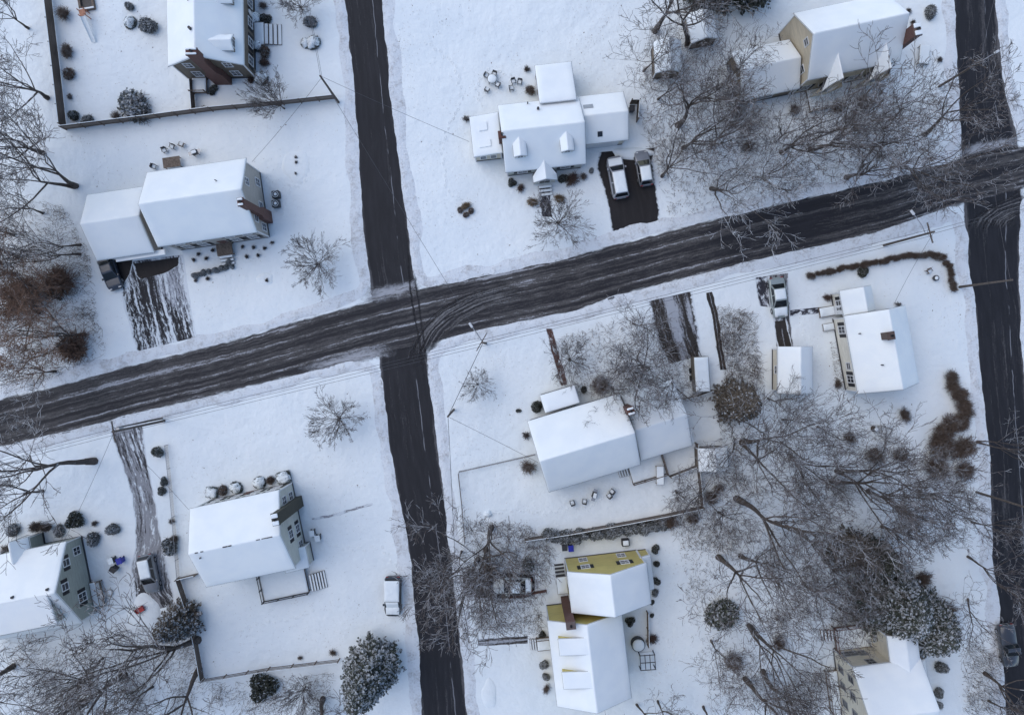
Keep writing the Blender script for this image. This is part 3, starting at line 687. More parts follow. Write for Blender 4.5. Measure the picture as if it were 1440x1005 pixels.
h.pipe(b, 268, 41, .16, .5); h.pipe(b, 264, 0, .09)
X, Y = h.loc(370, 50); h.deck(b['x1']-.28, b['x1']+.9, Y-1.3, Y+1.3, .6, mat='concrete'); h.steps(b['x1']+.92, b['x1']+2.9, Y-1.2, Y+1.2, .55, 'x+', 4, 'wood', gap=.85)
X, Y = h.loc(281, 121); h.deck(X-.7, X+1.0, b['y0']-1.5, b['y0']+.3, .6, 'y-', snow=True)
# --- C: cape house with portico
h = HOUSES['C'] = House('house', 'grey-white house with two small dormers and a white front portico', (705,195.7), (819,183), 3)
b = h.block([(699.5,147.7),(815.5,135.6),(711,243.8),(822.8,230)], 3.1, zr=6.1, mat='s_pale')
lw = h.block([(660,166.5),(699,158),(666,223),(709,215.6)], 2.7, axis='y', kind='shed', low='-', zhi=3.35, mat='s_cream2', ov=.2)
bw = h.block([(752.8,91.3),(805,87),(757,150),(809,146)], 3.0, kind='shed', low='+', zhi=4.2, mat='s_cream2', ov=.2)
rr = h.rect([(836,132.5),(876,129.5),(824,203),(885.5,197.5)], 2.9); rw = h.block(None, 2.9, rect=(b['x1']-.5, rr[1], rr[2], rr[3]), zr=4.6, mat='s_cream2')
for u in (.2, .78): h.win(b, 'y-', u, 1.6, 1.0, 1.4)
for u in (.3, .7): h.win(lw, 'y-', u, 1.5, .6, 1.1, False); h.win(lw, 'x-', u, 1.5, .9, 1.2, False); h.win(bw, 'x-', u, 1.6, .9, 1.2, False); h.win(bw, 'y+', u, 1.6, .9, 1.2, False)
h.win(b, 'x+', .5, 4.6, .7, 1, False); h.win(b, 'x-', .35, 1.6, .8, 1.3, False); h.garage_door(rw, 'y-', .5, 3.8)
for px in (732, 798.5):
    X, Y = h.loc(px, 222, 4.4); h.dormer(b, '-', X, 1.25, 1.25, 5.25, 5.62, 's_pale')
X, Y = h.loc(767, 250, 3); h.dormer(b, '-', X, 2.5, -1.05, 2.6, 3.75, 's_pale', proj=.3, wh=1.5)
X0, _ = h.loc(757, 262); X1, _ = h.loc(776, 262); h.steps(X0, X1, b['y0']-2.6, b['y0']-1.3, .45, 'y-', 3, 'concrete')
h.chimney(b['x0']+.05, h.loc(701, 195, 4)[1]-.1, .75, .75, 0, 5.9, cap=False)
h.pipe(b, 756.6, 153, .14, .45); h.pipe(b, 742, 145, .07); h.pipe(b, 779, 140, .07)
h.skylight(rw, 843.7, 189, .55, .5, 'glass', .22); h.skylight(rw, 827, 150, 1.1, .5, 'metal', .2)
h.skylight(lw, 679, 178, .95, .95, 'rsnow', .26); h.skylight(lw, 682, 202, 1.3, .8, 'rsnow', .26)
# --- D: tan house top right
h = HOUSES['D'] = House('house', 'tall tan house with two white peaked gables along its front eave', (1125.4,66.2), (1256,38.4), 5.2)
b = h.block([(1110.8,19.4),(1241,-8),(1140,113),(1270,85)], 5.2, zr=8.7, mat='s_tan', ov=.22)
gw = h.block([(1027,73),(1108.6,55.4),(1041.7,144),(1126,123)], 2.8, zr=4.8, mat='s_wood')
h.win(b, 'x-', .50, 6.4, .7, .9, False); h.win(b, 'x-', .80, 1.7, .7, 1.1, False); h.win(b, 'x-', .8, 4.0, .7, 1.0, False)
for u in (.1, .37, .64, .9): h.win(b, 'y-', u, 1.7); h.win(b, 'y+', u, 1.7); h.win(b, 'y+', u, 4.1)
h.win(gw, 'x-', .5, 1.6, .8, 1, False); h.win(gw, 'y-', .5, 1.5, 1.6, 1.1, False)
for px, py in ((1172,128), (1237,112)):
    X, Y = h.loc(px, py, 4.2); h.dormer(b, '-', X, 2.3, -.75, 4.1, 6.9, 's_tan', proj=.25)
h.chimney(b['x1']+.28, h.loc(1277,52,7)[1], .75, 1.3, 0, 9.0, cap=True)
X, Y = h.loc(1140, 136); h.deck(X-.6, X+2.6, b['y0']-2.4, b['y0']+.2, .5, 'y-', mat='wood')
# --- E: cream house on the right
h = HOUSES['E'] = House('house', 'cream house with a square brown chimney on its ridge', (1189.5,443.6), (1276.7,428), 3.6)
b = h.block([(1189.5,443.6),(1202.7,554.6),(1276.7,428),(1288.6,539)], 3.6, axis='y', zr=6.7, mat='s_cream', ov=.25)
nw = h.block([(1178.8,407.8),(1187,444),(1225,402),(1231,436)], 2.9, axis='y', zr=4.8, mat='s_cream', ov=.25)
for u in (.16, .84): h.win(b, 'x-', u, 2.0, .75, 1.5)
h.win(b, 'x-', .66, 2.1, .7, .9, False); h.win(nw, 'x-', .5, 1.7, .6, 1.2); h.win(b, 'y-', .3, 1.8); h.win(b, 'y-', .7, 1.8); h.win(b, 'y+', .8, 1.8)
for u in (.2, .5, .8): h.win(b, 'x+', u, 1.8)
h.door(nw, 'x-', .78, mat='trim')
X, Y = h.loc(1250, 472, 7); h.chimney(X, Y, .72, .78, 5.6, 7.6, 'brownbrick', cap=False)
h.pipe(b, 1209, 469, .06); h.pipe(b, 1239, 513, .07)
X0, Y0 = h.loc(1152, 447); X1, Y1 = h.loc(1175, 430); h.deck(X0, nw['x0']+.24, Y0, Y1+.1, .4, mat='wood', snow=True)
X0, Y0 = h.loc(1157, 466); X1, Y1 = h.loc(1178, 452); h.deck(X0, b['x0']+.2, Y0, Y1, .35, mat='concrete', snow=True)
# --- F: centre house
h = HOUSES['F'] = House('house', 'two-part house in the middle with back deck under bare branches', (756.6,642), (886,603), 3.6)
b = h.block([(742,592),(871.5,552.4),(771,692),(900.7,653.7)], 3.6, zr=7.0, mat='s_pale')
rw = h.block([(874,553.4),(946.7,533.6),(899.7,648.5),(972.8,626.5)], 2.8, zr=5.2, mat='s_pale')
pw = h.block([(760,553),(809,543),(815,565),(765,582)], 2.7, kind='shed', low='+', zhi=3.1, mat='s_pale', ov=.15)
for u in (.15, .38, .62, .85): h.win(b, 'y+', u, 1.7); h.win(b, 'y-', u, 1.7)
h.win(b, 'x-', .3, 1.7); h.win(b, 'x-', .7, 1.7); h.win(b, 'x-', .5, 4.6, .7, 1, False); h.win(rw, 'x+', .5, 1.7); h.win(rw, 'y-', .25, 1.6); h.door(rw, 'y-', .6)
h.chimney(*h.loc(886, 577, 7), .75, .8, 3.0, 7.6, 'brick', cap=True)
X0, Y0 = h.loc(892, 684); X1, Y1 = h.loc(940, 668)
dk = h.deck(h.loc(889,678)[0], h.loc(936,663)[0], h.loc(889,680)[1]+.1, rw['y0']+.3, .6, 'y- x+', smat='wood')
h.steps(h.loc(872,676)[0], h.loc(887,676)[0], rw['y0']-1.7, rw['y0']+.1, .55, 'x-', 4)
X, Y = h.loc(979, 609); bm = MB(); bm.bbox(rw['x1']-.3, rw['x1']+.75, Y-.8, Y+.8, 0, .9, .06); bo = bm.build('cellar_hatch', M['metal'], h.root)
bm = MB(); bm.bbox(rw['x1']-.26, rw['x1']+.72, Y-.77, Y+.77, .902, 1.02, .05); bm.build('snow_cover', M['rsnow'], bo)
# --- G: detached garage
h = HOUSES['G'] = House('detached_garage', 'snow-roofed detached garage at the end of the slushy driveway', (1092,487), (1142,487), 2.6, 'garage')
b = h.block([(1092,487),(1142,487),(1094,554),(1144,553)], 2.6, axis='y', zr=4.2, mat='s_cream2')
h.garage_door(b, 'y+', .5, 2.8, mat='redwood'); h.win(b, 'x-', .5, 1.5, .8, 1, False)
# --- H: pale green house with the olive chimney
h = HOUSES['H'] = House('house', 'pale green house with a broad olive chimney and a dark ridge line', (278.5,770), (404.4,743.5), 5.8)
b = h.block([(265,716),(392.4,687),(292,824),(416.4,800)], 5.6, zr=8.2, mat='s_pale', ov=.2)
for u, z, s_ in ((.40, 4.3, True), (.40, 1.7, True), (.18, 1.7, False), (.85, 4.2, False), (.85, 1.7, False)): h.win(b, 'x+', u, z, .8, 1.25, s_)
for u in (.14, .38, .62, .86): h.win(b, 'y+', u, 1.8); h.win(b, 'y+', u, 4.3); h.win(b, 'y-', u, 4.3)
h.door(b, 'y+', .5, mat='redwood')
cx, cy = h.loc(424, 704, 0); h.chimney(b['x1']-b['ov']+.38, cy, .72, 1.25, 0, 9.3, 'olive_brick')
pb = h.block([(398,788),(432,780),(404,824),(439,815)], 2.6, axis='y', kind='shed', low='+', zhi=3.0, mat='s_pale', ov=.15, rect=(h.loc(402,800,2.6)[0], h.loc(436,800,2.6)[0], b['y0']-.9, b['y0']+1.6))
x0, y0 = h.loc(377, 841); x1, y1 = h.loc(437, 829)
h.deck(h.loc(371,826)[0], h.loc(436,825)[0], h.loc(405,836)[1], b['y0']+.2, .75, 'y- x-', smat='dark', railh=.85)
h.steps(h.loc(438,815)[0], h.loc(460,815)[0], h.loc(450,827)[1], h.loc(448,803)[1], .8, 'x+', 6, 'wood', gap=.78)
cr = MB(); rg = random.Random(4)
for k in range(14):
    a = b['x0']+.8+(b['x1']-b['x0']-1.6)*k/14
    if rg.random() < .75: cr.box(a, a+rg.uniform(.3, .75), (b['y0']+b['y1'])/2-.05+rg.uniform(-.03, .03), (b['y0']+b['y1'])/2+.06, b['zr']+.02, b['zr']+.15)
cr.build('ridge_vent', M['dark'], h.root)
h.pipe(b, 282, 784, .08, .3)
# --- I: grey-green house at the left edge
h = HOUSES['I'] = House('house', 'grey-green house with black shutters and a shed dormer at the left edge', (0,779), (90,761), 3.4)
b = h.block([(-60,791.5),(90,761),(-30,905),(120,875)], 3.4, zr=7.0, mat='s_green', ov=.22)
h.win(b, 'x+', .77, 3.9, .7, 1.1); h.win(b, 'x+', .50, 4.9, .7, 1.1); h.win(b, 'x+', .27, 2.2, .9, 1.4); h.win(b, 'x+', .85, 1.6, .8, 1.2, False)
h.dormer(b, '-', (b['x0']+b['x1'])/2-.25, (b['x1']-b['x0'])-1.6, 1.3, 6.2, 6.95, 's_green', 'shed', proj=.2, win=False)
wb = h.block([(13.6,760),(39.7,754.5),(20,785),(47,779)], 3.0, axis='y', zr=4.6, mat='s_green', ov=.2, rect=(h.loc(13,770,3)[0], h.loc(43,770,3)[0], b['y1']-1.2, b['y1']+1.3))
h.win(b, 'y+', .8, 1.7); h.door(wb, 'y+', .5)
h.pipe(b, 67, 828, .14, .3); h.pipe(b, 18, 839, .14, .3)
X, Y = h.loc(138, 835); h.deck(b['x1']-.2, b['x1']+1.1, Y-1.3, Y+1.6, .6, 'x+', snow=True)
# --- Y: yellow house
h = HOUSES['Y'] = House('house', 'yellow house of two stepped snowy wings with a brick chimney between', (796.7,803.3), (910,790), 5.8)
b = h.block([(796.7,803.3),(803.3,860),(910,790),(916,850)], 5.8, axis='y', zr=8.6, mat='s_yellow', ov=.18)
sb = h.block([(770,865),(782,995.8),(878.5,866),(885,978.6)], 5.4, axis='y', zr=8.0, mat='s_yellow', ov=.18)
ew = h.block([(895,775),(917,772),(902,820),(922,817)], 2.7, axis='y', kind='shed', low='+', zhi=3.4, mat='s_yellow', ov=.12, rect=(b['x1']-.4, b['x1']+1.0, b['y0']+.5, b['y1']-.1))
for u in (.24, .76): h.win(b, 'y+', u, 4.3, .85, 1.2); h.win(b, 'y+', u, 1.6, .85, 1.3, False)
for u in (.2, .5, .8): h.win(sb, 'x-', u, 1.7); h.win(sb, 'x+', u, 1.7, .9, 1.3, False); h.win(sb, 'x+', u, 4.2, .9, 1.2, False); h.win(sb, 'x-', u, 4.1)
h.win(b, 'x-', .5, 1.7); h.win(b, 'x-', .5, 4.2)
X, Y = h.loc(785, 838); h.chimney(X+.75, sb['y1']-sb['ov']+.42, .95, .80, 0, 8.4, 'brick', cap=False)
for py in (905, 952):
    X, Y = h.loc(790, py, 6.5); h.dormer(sb, '-', Y, 1.6, 1.0, 7.3, 7.9, 's_yellow', 'shed', proj=.1, win=True, wh=.7)
X0, Y0 = h.loc(756, 913); X1, Y1 = h.loc(771, 893); h.deck(X0, sb['x0']+.2, Y0, Y1, .5, 'y+', mat='wood'); h.steps(X0-.9, X0-.05, Y0+.1, Y1-.1, .45, 'x-', 3)
X0, Y0 = h.loc(785, 835); X1, Y1 = h.loc(796, 808); h.deck(b['x0']-1.1, b['x0']+.17, Y0+.1, Y1, .5, mat='concrete'); h.steps(b['x0']-1.1, b['x0'], Y1+.02, Y1+1.6, .48, 'y+', 4, 'dark', snow=False, gap=.5)
# --- J: cream house at the bottom
h = HOUSES['J'] = House('house', 'cream house under the big snowy pine, wooden deck at its corner', (1194.8,937.8), (1294,925), 5.3)
b = h.block([(1194.8,937.8),(1294.5,925),(1217,1050),(1310,1038)], 5.3, zr=8.0, mat='s_cream2', ov=.12)
nb = h.block([(1252,905),(1294,900),(1258,960),(1300,955)], 5.2, axis='y', zr=5.9, mat='s_cream2', ov=.12, rect=(h.loc(1252,930,5.3)[0], b['x1']-.02, b['y1']-2.5, b['y1']+2.9))
eb = h.block([(1294,951),(1316,950),(1305,1020),(1322,1018)], 2.9, axis='y', kind='shed', low='+', zhi=3.6, mat='s_cream2', ov=.12, rect=(b['x1']-.3, b['x1']+1.7, b['y0']+1, b['y1']-1.2))
for u, z, w_ in ((.84, 1.9, 1.6), (.66, 2.1, .8), (.68, 4.4, .8)): h.win(b, 'y+', u, z, w_, 1.1, False, 'grey_trim')
for u in (.2, .42, .66, .88): h.win(b, 'x-', u, 4.2, .7, 1.1, False, 'grey_trim'); h.win(b, 'x-', u, 1.7, .7, 1.1, False, 'grey_trim')
h.win(nb, 'x-', .75, 3.4, .8, 1.1, False, 'grey_trim')
X0, Y0 = h.loc(1172, 908); X1, Y1 = h.loc(1221, 882); h.deck(X0, X1, b['y1']-.10, b['y1']+2.6, .8, 'x- y+', smat='redwood')
h.steps(X0-1.4, X0-.05, b['y1']+1.0, b['y1']+2.3, .75, 'x-', 4, 'redwood')
h.deck(b['x0']-1.3, b['x0']+.10, b['y0']+2, b['y0']+6.5, .6, 'x-', smat='wood')
# --- sheds
def shed(label, corners, ze, zr, mat, axis='y'):
    q = House('garden_shed', label, corners[0], corners[1], ze, 'shed'); bb = q.block(corners, ze, axis=axis, zr=zr, mat=mat, ov=.14)
    q.door(bb, 'y-' if axis == 'y' else 'x-', .5, 1.2, 1.75, 'wood', .08); return q
shed('brown wooden shed with snowy roof among the trees left of the tan house', [(917,58),(957,56),(923,104),(960,101)], 2.2, 3.2, 's_wood')
shed('small shed with half white half bluish roof behind a thick trunk', [(962,22),(1003,14),(974,62),(1010,54)], 2.1, 3.1, 's_wood')
shed('little shed by the fence corner beyond the back deck', [(979.7,630),(1021,628),(984,664),(1026,660)], 2.1, 3.0, 's_wood')
# ------------------------------------------------------------------ fences
def fence(pts, hgt, label, mat='fence', seed=0, thick=.04, kind='boards', group=None, gap=2.4, snowcap=True):
    P = [at(*p) for p in pts]; rng = random.Random(seed)
    root = thing('fence' if kind != 'wire' else 'wire_fence', label, 'fence', (P[0][0], P[0][1], 0), 0, group)
    ox, oy = P[0]
    post = MB(); bd = MB(); rl = MB(); cp = MB()
    for (a, b) in zip(P, P[1:]):
        L = hypot(b[0]-a[0], b[1]-a[1]); d = ((b[0]-a[0])/L, (b[1]-a[1])/L)
        xf = lambda p, a=a, d=d: (a[0]-ox+d[0]*p[0]-d[1]*p[1], a[1]-oy+d[1]*p[0]+d[0]*p[1], p[2])
        n = max(1, round(L/gap))
        for k in range(n+1):
            q = MB(xf); x = L*k/n; w = .05 if kind != 'wire' else .03
            q.box(x-w, x+w, -w, w, 0, hgt+.08); q.build('post', M['wood' if kind != 'wire' else 'metal'], root)
        bd.xf = rl.xf = cp.xf = xf
        if kind == 'boards':
            m = max(2, int(L/.16))
            for k in range(m):
                x0, x1 = L*k/m, L*(k+.94)/m; z = hgt+rng.uniform(-.025, .025); y = .055+rng.uniform(-.006, .006)
                bd.box(x0, x1, y, y+.022, .04, z)
            for z in (.35, hgt-.3): rl.box(.06, L-.06, -.02, .05, z-.045, z+.045)
            if snowcap: cp.bbox(.02, L-.02, .03, .10, hgt+.026, hgt+.055, .01)
        elif kind == 'rail':
            for z in (.35, .75, hgt-.06):
                for k in range(n): rl.box(L*k/n+.055, L*(k+1)/n-.055, -.025, .025, z-.06+rng.uniform(-.03, .03), z+.06)
            cp.bbox(.05, L-.05, -.03, .03, hgt+.062, hgt+.09, .01)
        else:
            for k in range(9): z = .1+(hgt-.1)*k/8; bd.tube((0, 0, z), (L, 0, z), .008, n=3)
            for k in range(int(L/.3)): bd.tube((k*.3, 0, .05), (k*.3, 0, hgt), .006, n=3)
            rl.tube((0, 0, hgt), (L, 0, hgt), .028, n=5)
    if bd.f: bd.build('boards' if kind == 'boards' else 'mesh', M[mat], root)
    if rl.f: rl.build('rail', M[mat if kind != 'wire' else 'metal'], root)
    if cp.f and snowcap: cp.build('snow_cap', M['snow'], root)
    return root
fence([(60,-70),(72,0),(84,100),(93,179)], 1.65, 'tall dark board fence down the left side of the slide garden', 'fence_dark', 1)
fence([(94,183),(200,170),(300,157),(400,148),(474,140)], 1.55, 'long grey board fence below the brown house, ending at the utility pole', 'fence', 2)
fence([(276,157),(273,116)], 1.3, 'short fence run linking the brown house to the long grey fence', 'fence_dark', 3)
fence([(738,757),(800,748),(872,735),(940,722),(985,712)], 1.5, 'reddish board fence behind the hedge above the yellow house', 'fence_dark', 4)
fence([(941,669),(977,655)], 1.3, 'short board fence joining the back deck to the shed', 'fence_dark', 5)
fence([(977,622),(979,655),(984,700),(985,712)], 1.4, 'board fence running down past the little shed', 'fence_dark', 6)
fence([(646,662),(700,650),(752,638)], 1.1, 'low wire fence meeting the left end of the middle house', 'fence_dark', 7, kind='wire')
fence([(645,664),(650,710),(654,762)], 1.2, 'wire fence along the black side road beside the middle garden', 'fence_dark', 8, kind='wire')
fence([(252,812),(268,860),(278,905),(286,952)], 1.2, 'dark board fence between the silver wagon driveway and the white lawn', 'fence_dark', 9)
fence([(288,953),(380,937),(478,925)], 1.2, 'three-rail fence along the bottom of the lawn beside the big spruce', 'wood', 10, kind='rail', gap=2.6)
fence([(254,812),(278,806)], 1.1, 'stub of dark fence at the corner of the pale green house', 'fence_dark', 11)
fence([(236,625),(243,690),(249,760),(253,810)], .9, 'thin wire fence along the slushy driveway shrubs', 'wood', 12, kind='wire')
fence([(716,838),(768,829)], 1.0, 'low red-brown fence meeting the yellow wall by the brick chimney', 'redwood', 13, snowcap=False)
fence([(909,858),(910,905)], 1.0, 'short pale fence beside the rear shrubs of the yellow house', 'wood', 14)
fence([(895,172),(897,146),(886,146)], 1.7, 'dark wooden screen enclosing the bins at the end of the garage wing', 'fence_dark', 15)
fence([(1000,548),(978,556),(960,560)], 1.1, 'low dark fence between the trailer and the middle house', 'fence_dark', 16)

# ------------------------------------------------------------------ cars
def lerp(a, b, t): return a+(b-a)*t
def car(label, px, hd, L=4.5, W=1.8, Hc=1.48, kind='sedan', paint=(.5,.5,.52), snow=(1,1,1), z=.9, cat='car', dirty=False):
    """hd = photo direction the bonnet points to; snow = cover on roof, bonnet, tail"""
    pm = M.get('paint%s' % (paint,))
    if pm is None:
        t = NT('car_paint'); t.color(paint); t.rough(.32); t.b.inputs['Metallic'].default_value = .25; t.b.inputs['Coat Weight'].default_value = .6
        pm = M['paint%s' % (paint,)] = t.mat
    x, y = at(*px, z); root = thing('parked_car', label, cat, (x, y, 0), atan2(-hd[1], hd[0]), 'parked cars')
    hw = W/2; h2 = L/2; belt = Hc*.62; hood = belt-.06
    suv = kind in ('suv', 'wagon')
    deck_ = belt if not suv else belt
    # stations: x, half width, z bottom, z shoulder, z centre
    S = [(-h2, hw*.74, .42, .62, .66), (-h2+.06, hw*.86, .30, .80, deck_-.08), (-h2+.35, hw*.96, .24, .88, deck_-.01), (-h2+1.0, hw, .22, .90, deck_+.01), (0, hw, .20, .88, belt+.01),
         (h2-1.25, hw, .22, .86, belt-.02), (h2-.55, hw*.97, .24, .78, hood-.08), (h2-.14, hw*.86, .28, .66, hood-.17), (h2, hw*.70, .40, .55, hood-.26)]
    b = MB(); rings = []
    for (xx, w, zb, zs, zc) in S:
        ring = [(xx, -w*.90, zb), (xx, -w, zb+.14), (xx, -w, zs-.10), (xx, -w*.965, zs), (xx, -w*.80, zc-.015), (xx, 0, zc+.02), (xx, w*.80, zc-.015), (xx, w*.965, zs), (xx, w, zs-.10), (xx, w, zb+.14), (xx, w*.90, zb)]
        rings.append([b.pt(p) for p in ring])
    for a, c in zip(rings, rings[1:]):
        for k in range(10): b.idx((a[k], c[k], c[k+1], a[k+1]))
        b.idx((a[10], c[10], c[0], a[0]))
    b.idx(rings[0]); b.idx(rings[-1][::-1])
    body = b.build('body', pm, root, smooth=True)
    # cabin: base outline and roof outline
    if kind == 'pickup': xb0, xb1, xt0, xt1 = -.25, h2-1.35, -.05, h2-2.15
    elif suv: xb0, xb1, xt0, xt1 = -h2+.12, h2-1.15, -h2+.42, h2-1.85
    else: xb0, xb1, xt0, xt1 = -h2+.75, h2-1.2, -h2+1.35, h2-1.95
    wb, wt = hw*.93, hw*.74; zb = belt-.03; zt = Hc-.05
    c = MB()
    def rp(xx, q): return c.pt((xx, q, 0))
    B = [(xb0, -wb, zb), (xb1, -wb*.97, zb), (xb1, wb*.97, zb), (xb0, wb, zb)]; T = [(xt0, -wt, zt), (xt1, -wt, zt), (xt1, wt, zt), (xt0, wt, zt)]
    i = .12; T2 = [(xt0+i, -wt+i, Hc), (xt1-i*1.6, -wt+i, Hc), (xt1-i*1.6, wt-i, Hc), (xt0+i, wt-i, Hc)]
    for k in range(4): c.face([B[k], B[(k+1)%4], T[(k+1)%4], T[k]]); c.face([T[k], T[(k+1)%4], T2[(k+1)%4], T2[k]])
    c.face(T2); c.build('cabin', pm, root)
    def glass(nm, q, ins=.10, insz=.14, off=.012):
        p = [np.array(a) for a in q]; nrm = np.cross(p[1]-p[0], p[3]-p[0]); nrm = nrm/np.linalg.norm(nrm)
        ctr = sum(p)/4
        if np.dot(nrm, ctr-np.array([(xb0+xb1)/2, 0, zb])) < 0: nrm = -nrm
        def bl(u, v): return lerp(lerp(p[0], p[1], u), lerp(p[3], p[2], u), v)+nrm*off
        g_ = MB(); g_.face([bl(ins, insz), bl(1-ins, insz), bl(1-ins, 1-insz*.6), bl(ins, 1-insz*.6)]); return g_.build(nm, M['carglass'], root)
    glass('windscreen', [B[1], B[2], T[2], T[1]], .06, .04); glass('rear_window', [B[3], B[0], T[0], T[3]], .08, .08)
    for s0, s1, t1, t0 in ((B[0], B[1], T[1], T[0]), (B[3], B[2], T[2], T[3])):
        a0, a1, b1, b0 = map(np.array, (s0, s1, t1, t0))
        for u0, u1 in ((.05, .48), (.50, .96)):
            glass('side_window', [lerp(a0, a1, u0), lerp(a0, a1, u1), lerp(b0, b1, u1), lerp(b0, b1, u0)], .04, .12)
    for sx in (-1, 1):
        for xx in (-h2+.85, h2-.85):
            w_ = MB(); w_.tube((xx, sx*(hw-.20), .33), (xx, sx*(hw+.012), .33), .33, n=18); wo = w_.build('wheel', M['rubber'], root)
            w_ = MB(); w_.tube((xx, sx*(hw+.013), .33), (xx, sx*(hw+.024), .33), .20, n=12); w_.build('rim', M['metal'], wo)
        e = MB(); e.bbox(h2-.22, h2-.10, sx*hw*.62-.17, sx*hw*.62+.17, .60, .74, .02); e.build('headlight', M['headlens'], root)
        e = MB(); e.bbox(-h2+.00, -h2+.10, sx*hw*.66-.15, sx*hw*.66+.15, .66, .84, .02); e.build('tail_light', M['redlens'], root)
        e = MB(); e.bbox(xb1-.40, xb1-.18, min(sx*hw*.94, sx*(hw+.14)), max(sx*hw*.94, sx*(hw+.14)), belt-.02, belt+.13, .03); e.build('mirror', pm, root)
    for xx in (-h2, h2-.02):
        e = MB(); e.bbox(xx-.02, xx+.06, -hw*.62, hw*.62, .38, .56, .02); e.build('bumper', pm, root)
    rg = random.Random(len(label))
    def sheet(x0, x1, w, zf, T=.09, tilt=0):
        us = spaced(x0, x1, .25, (0, .04, .10)); vs = spaced(-w, w, .25, (0, .04, .10))
        sn = MB(); gridpatch(sn, lambda u, v: (u, v*(1+rg.uniform(-.02, .02)), zf(u, v)+min(prof_t(u, x0, x1, T), prof_t(v, -w, w, T))*(1+rg.uniform(-.2, .2))), us, vs); sn.build('snow_cover', M['snow'], root, smooth=True)
    if snow[0]: sheet(xt0+.06-(.25 if snow[1] > 1 else 0), xt1-.12, wt-.05 if snow[1] <= 1 else hw*.88, lambda u, v: Hc-.035+.0, .08+.05*snow[0])
    if snow[1]: sheet(xb1+.05, h2-.22, hw*.80, lambda u, v: float(np.interp(u, [s[0] for s in S], [s[4] for s in S]))-.0, .05+.04*snow[1])
    if snow[2] and kind == 'sedan': sheet(-h2+.12, xb0-.02, hw*.80, lambda u, v: deck_-.01, .08)
    if snow[2] and kind == 'pickup': sheet(-h2+.15, xb0-.1, hw*.80, lambda u, v: deck_+.0, .08)
    if snow[1] > 1:   # windscreen buried too
        sheet(xt1-.1, xb1+.06, wt, lambda u, v: float(np.interp(u, [xt1, xb1], [zt, zb])), .06)
    return root
car('snow-buried dark wagon parked alone on the lawn beside the black side road', (552,839), (0,1), 4.6, 1.95, 1.62, 'suv', (.02,.025,.035), (1,2,0))
car('silver van with snowy roof and bare windscreen on the black driveway', (869,249), (-.18,-1), 4.9, 1.98, 1.75, 'suv', (.30,.31,.34), (1,.6,0))
car('small silver hatchback on the black driveway edge beside the silver van', (906,236), (-.17,-1), 4.1, 1.75, 1.48, 'suv', (.20,.21,.23), (.4,0,0))
car('pale green sedan on the driveway below the main road', (1096,418), (.14,1), 4.7, 1.85, 1.45, 'sedan', (.30,.34,.33), (.6,1,0))
car('dark blue car half tucked under the eave of the grey-sided garage', (153,382), (.35,1), 4.3, 1.8, 1.45, 'sedan', (.035,.045,.065), (0,0,0))
car('silver wagon with dusty white roof on the long slushy driveway', (208,807), (.22,1), 4.5, 1.82, 1.66, 'suv', (.22,.23,.25), (.5,0,0))
car('white car with dark windscreen under the bare tree beside the yellow house', (721,824), (-1,.03), 4.5, 1.8, 1.5, 'sedan', (.50,.51,.48), (.4,0,.5))
car('dark grey pickup standing on the black road at the right edge', (1420,908), (.14,1), 5.0, 1.95, 1.75, 'pickup', (.055,.06,.072), (0,0,0))
# covered trailer
def trailer(label, p0, p1, w, hgt):
    a, b = at(*p0), at(*p1); L = hypot(b[0]-a[0], b[1]-a[1]); r = thing('box_trailer', label, 'trailer', ((a[0]+b[0])/2, (a[1]+b[1])/2, 0), atan2(b[1]-a[1], b[0]-a[0]))
    m = MB(); m.bbox(-L/2, L/2, -w/2, w/2, .45, hgt, .08); m.build('body', M['s_brown'], r)
    s = MB(); rg = random.Random(3); gridpatch(s, lambda u, v: (u, v, hgt+.002+min(prof_t(u, -L/2+.06, L/2-.06), prof_t(v, -w/2+.06, w/2-.06))*(1+rg.uniform(-.2, .2))), spaced(-L/2+.06, L/2-.06, .3), spaced(-w/2+.06, w/2-.06, .3)); s.build('snow_cover', M['snow'], r, smooth=True)
    for sx in (-1, 1):
        for q in (-.45, .45):
            k = MB(); k.tube((q, sx*(w/2-.02), .32), (q, sx*(w/2+.16), .32), .32, n=14); k.build('wheel', M['rubber'], r)
    k = MB(); k.path([(-L/2, -.4, .5), (-L/2-1.0, 0, .5)], .04); k.path([(-L/2, .4, .5), (-L/2-1.0, 0, .5)], .04); k.path([(-L/2-1.0, 0, .5), (-L/2-1.0, 0, .0)], .035); k.build('drawbar', M['dark'], r)
trailer('long narrow box trailer under snow beside the mulch strip', (980,501), (983,550), 1.75, 1.9)

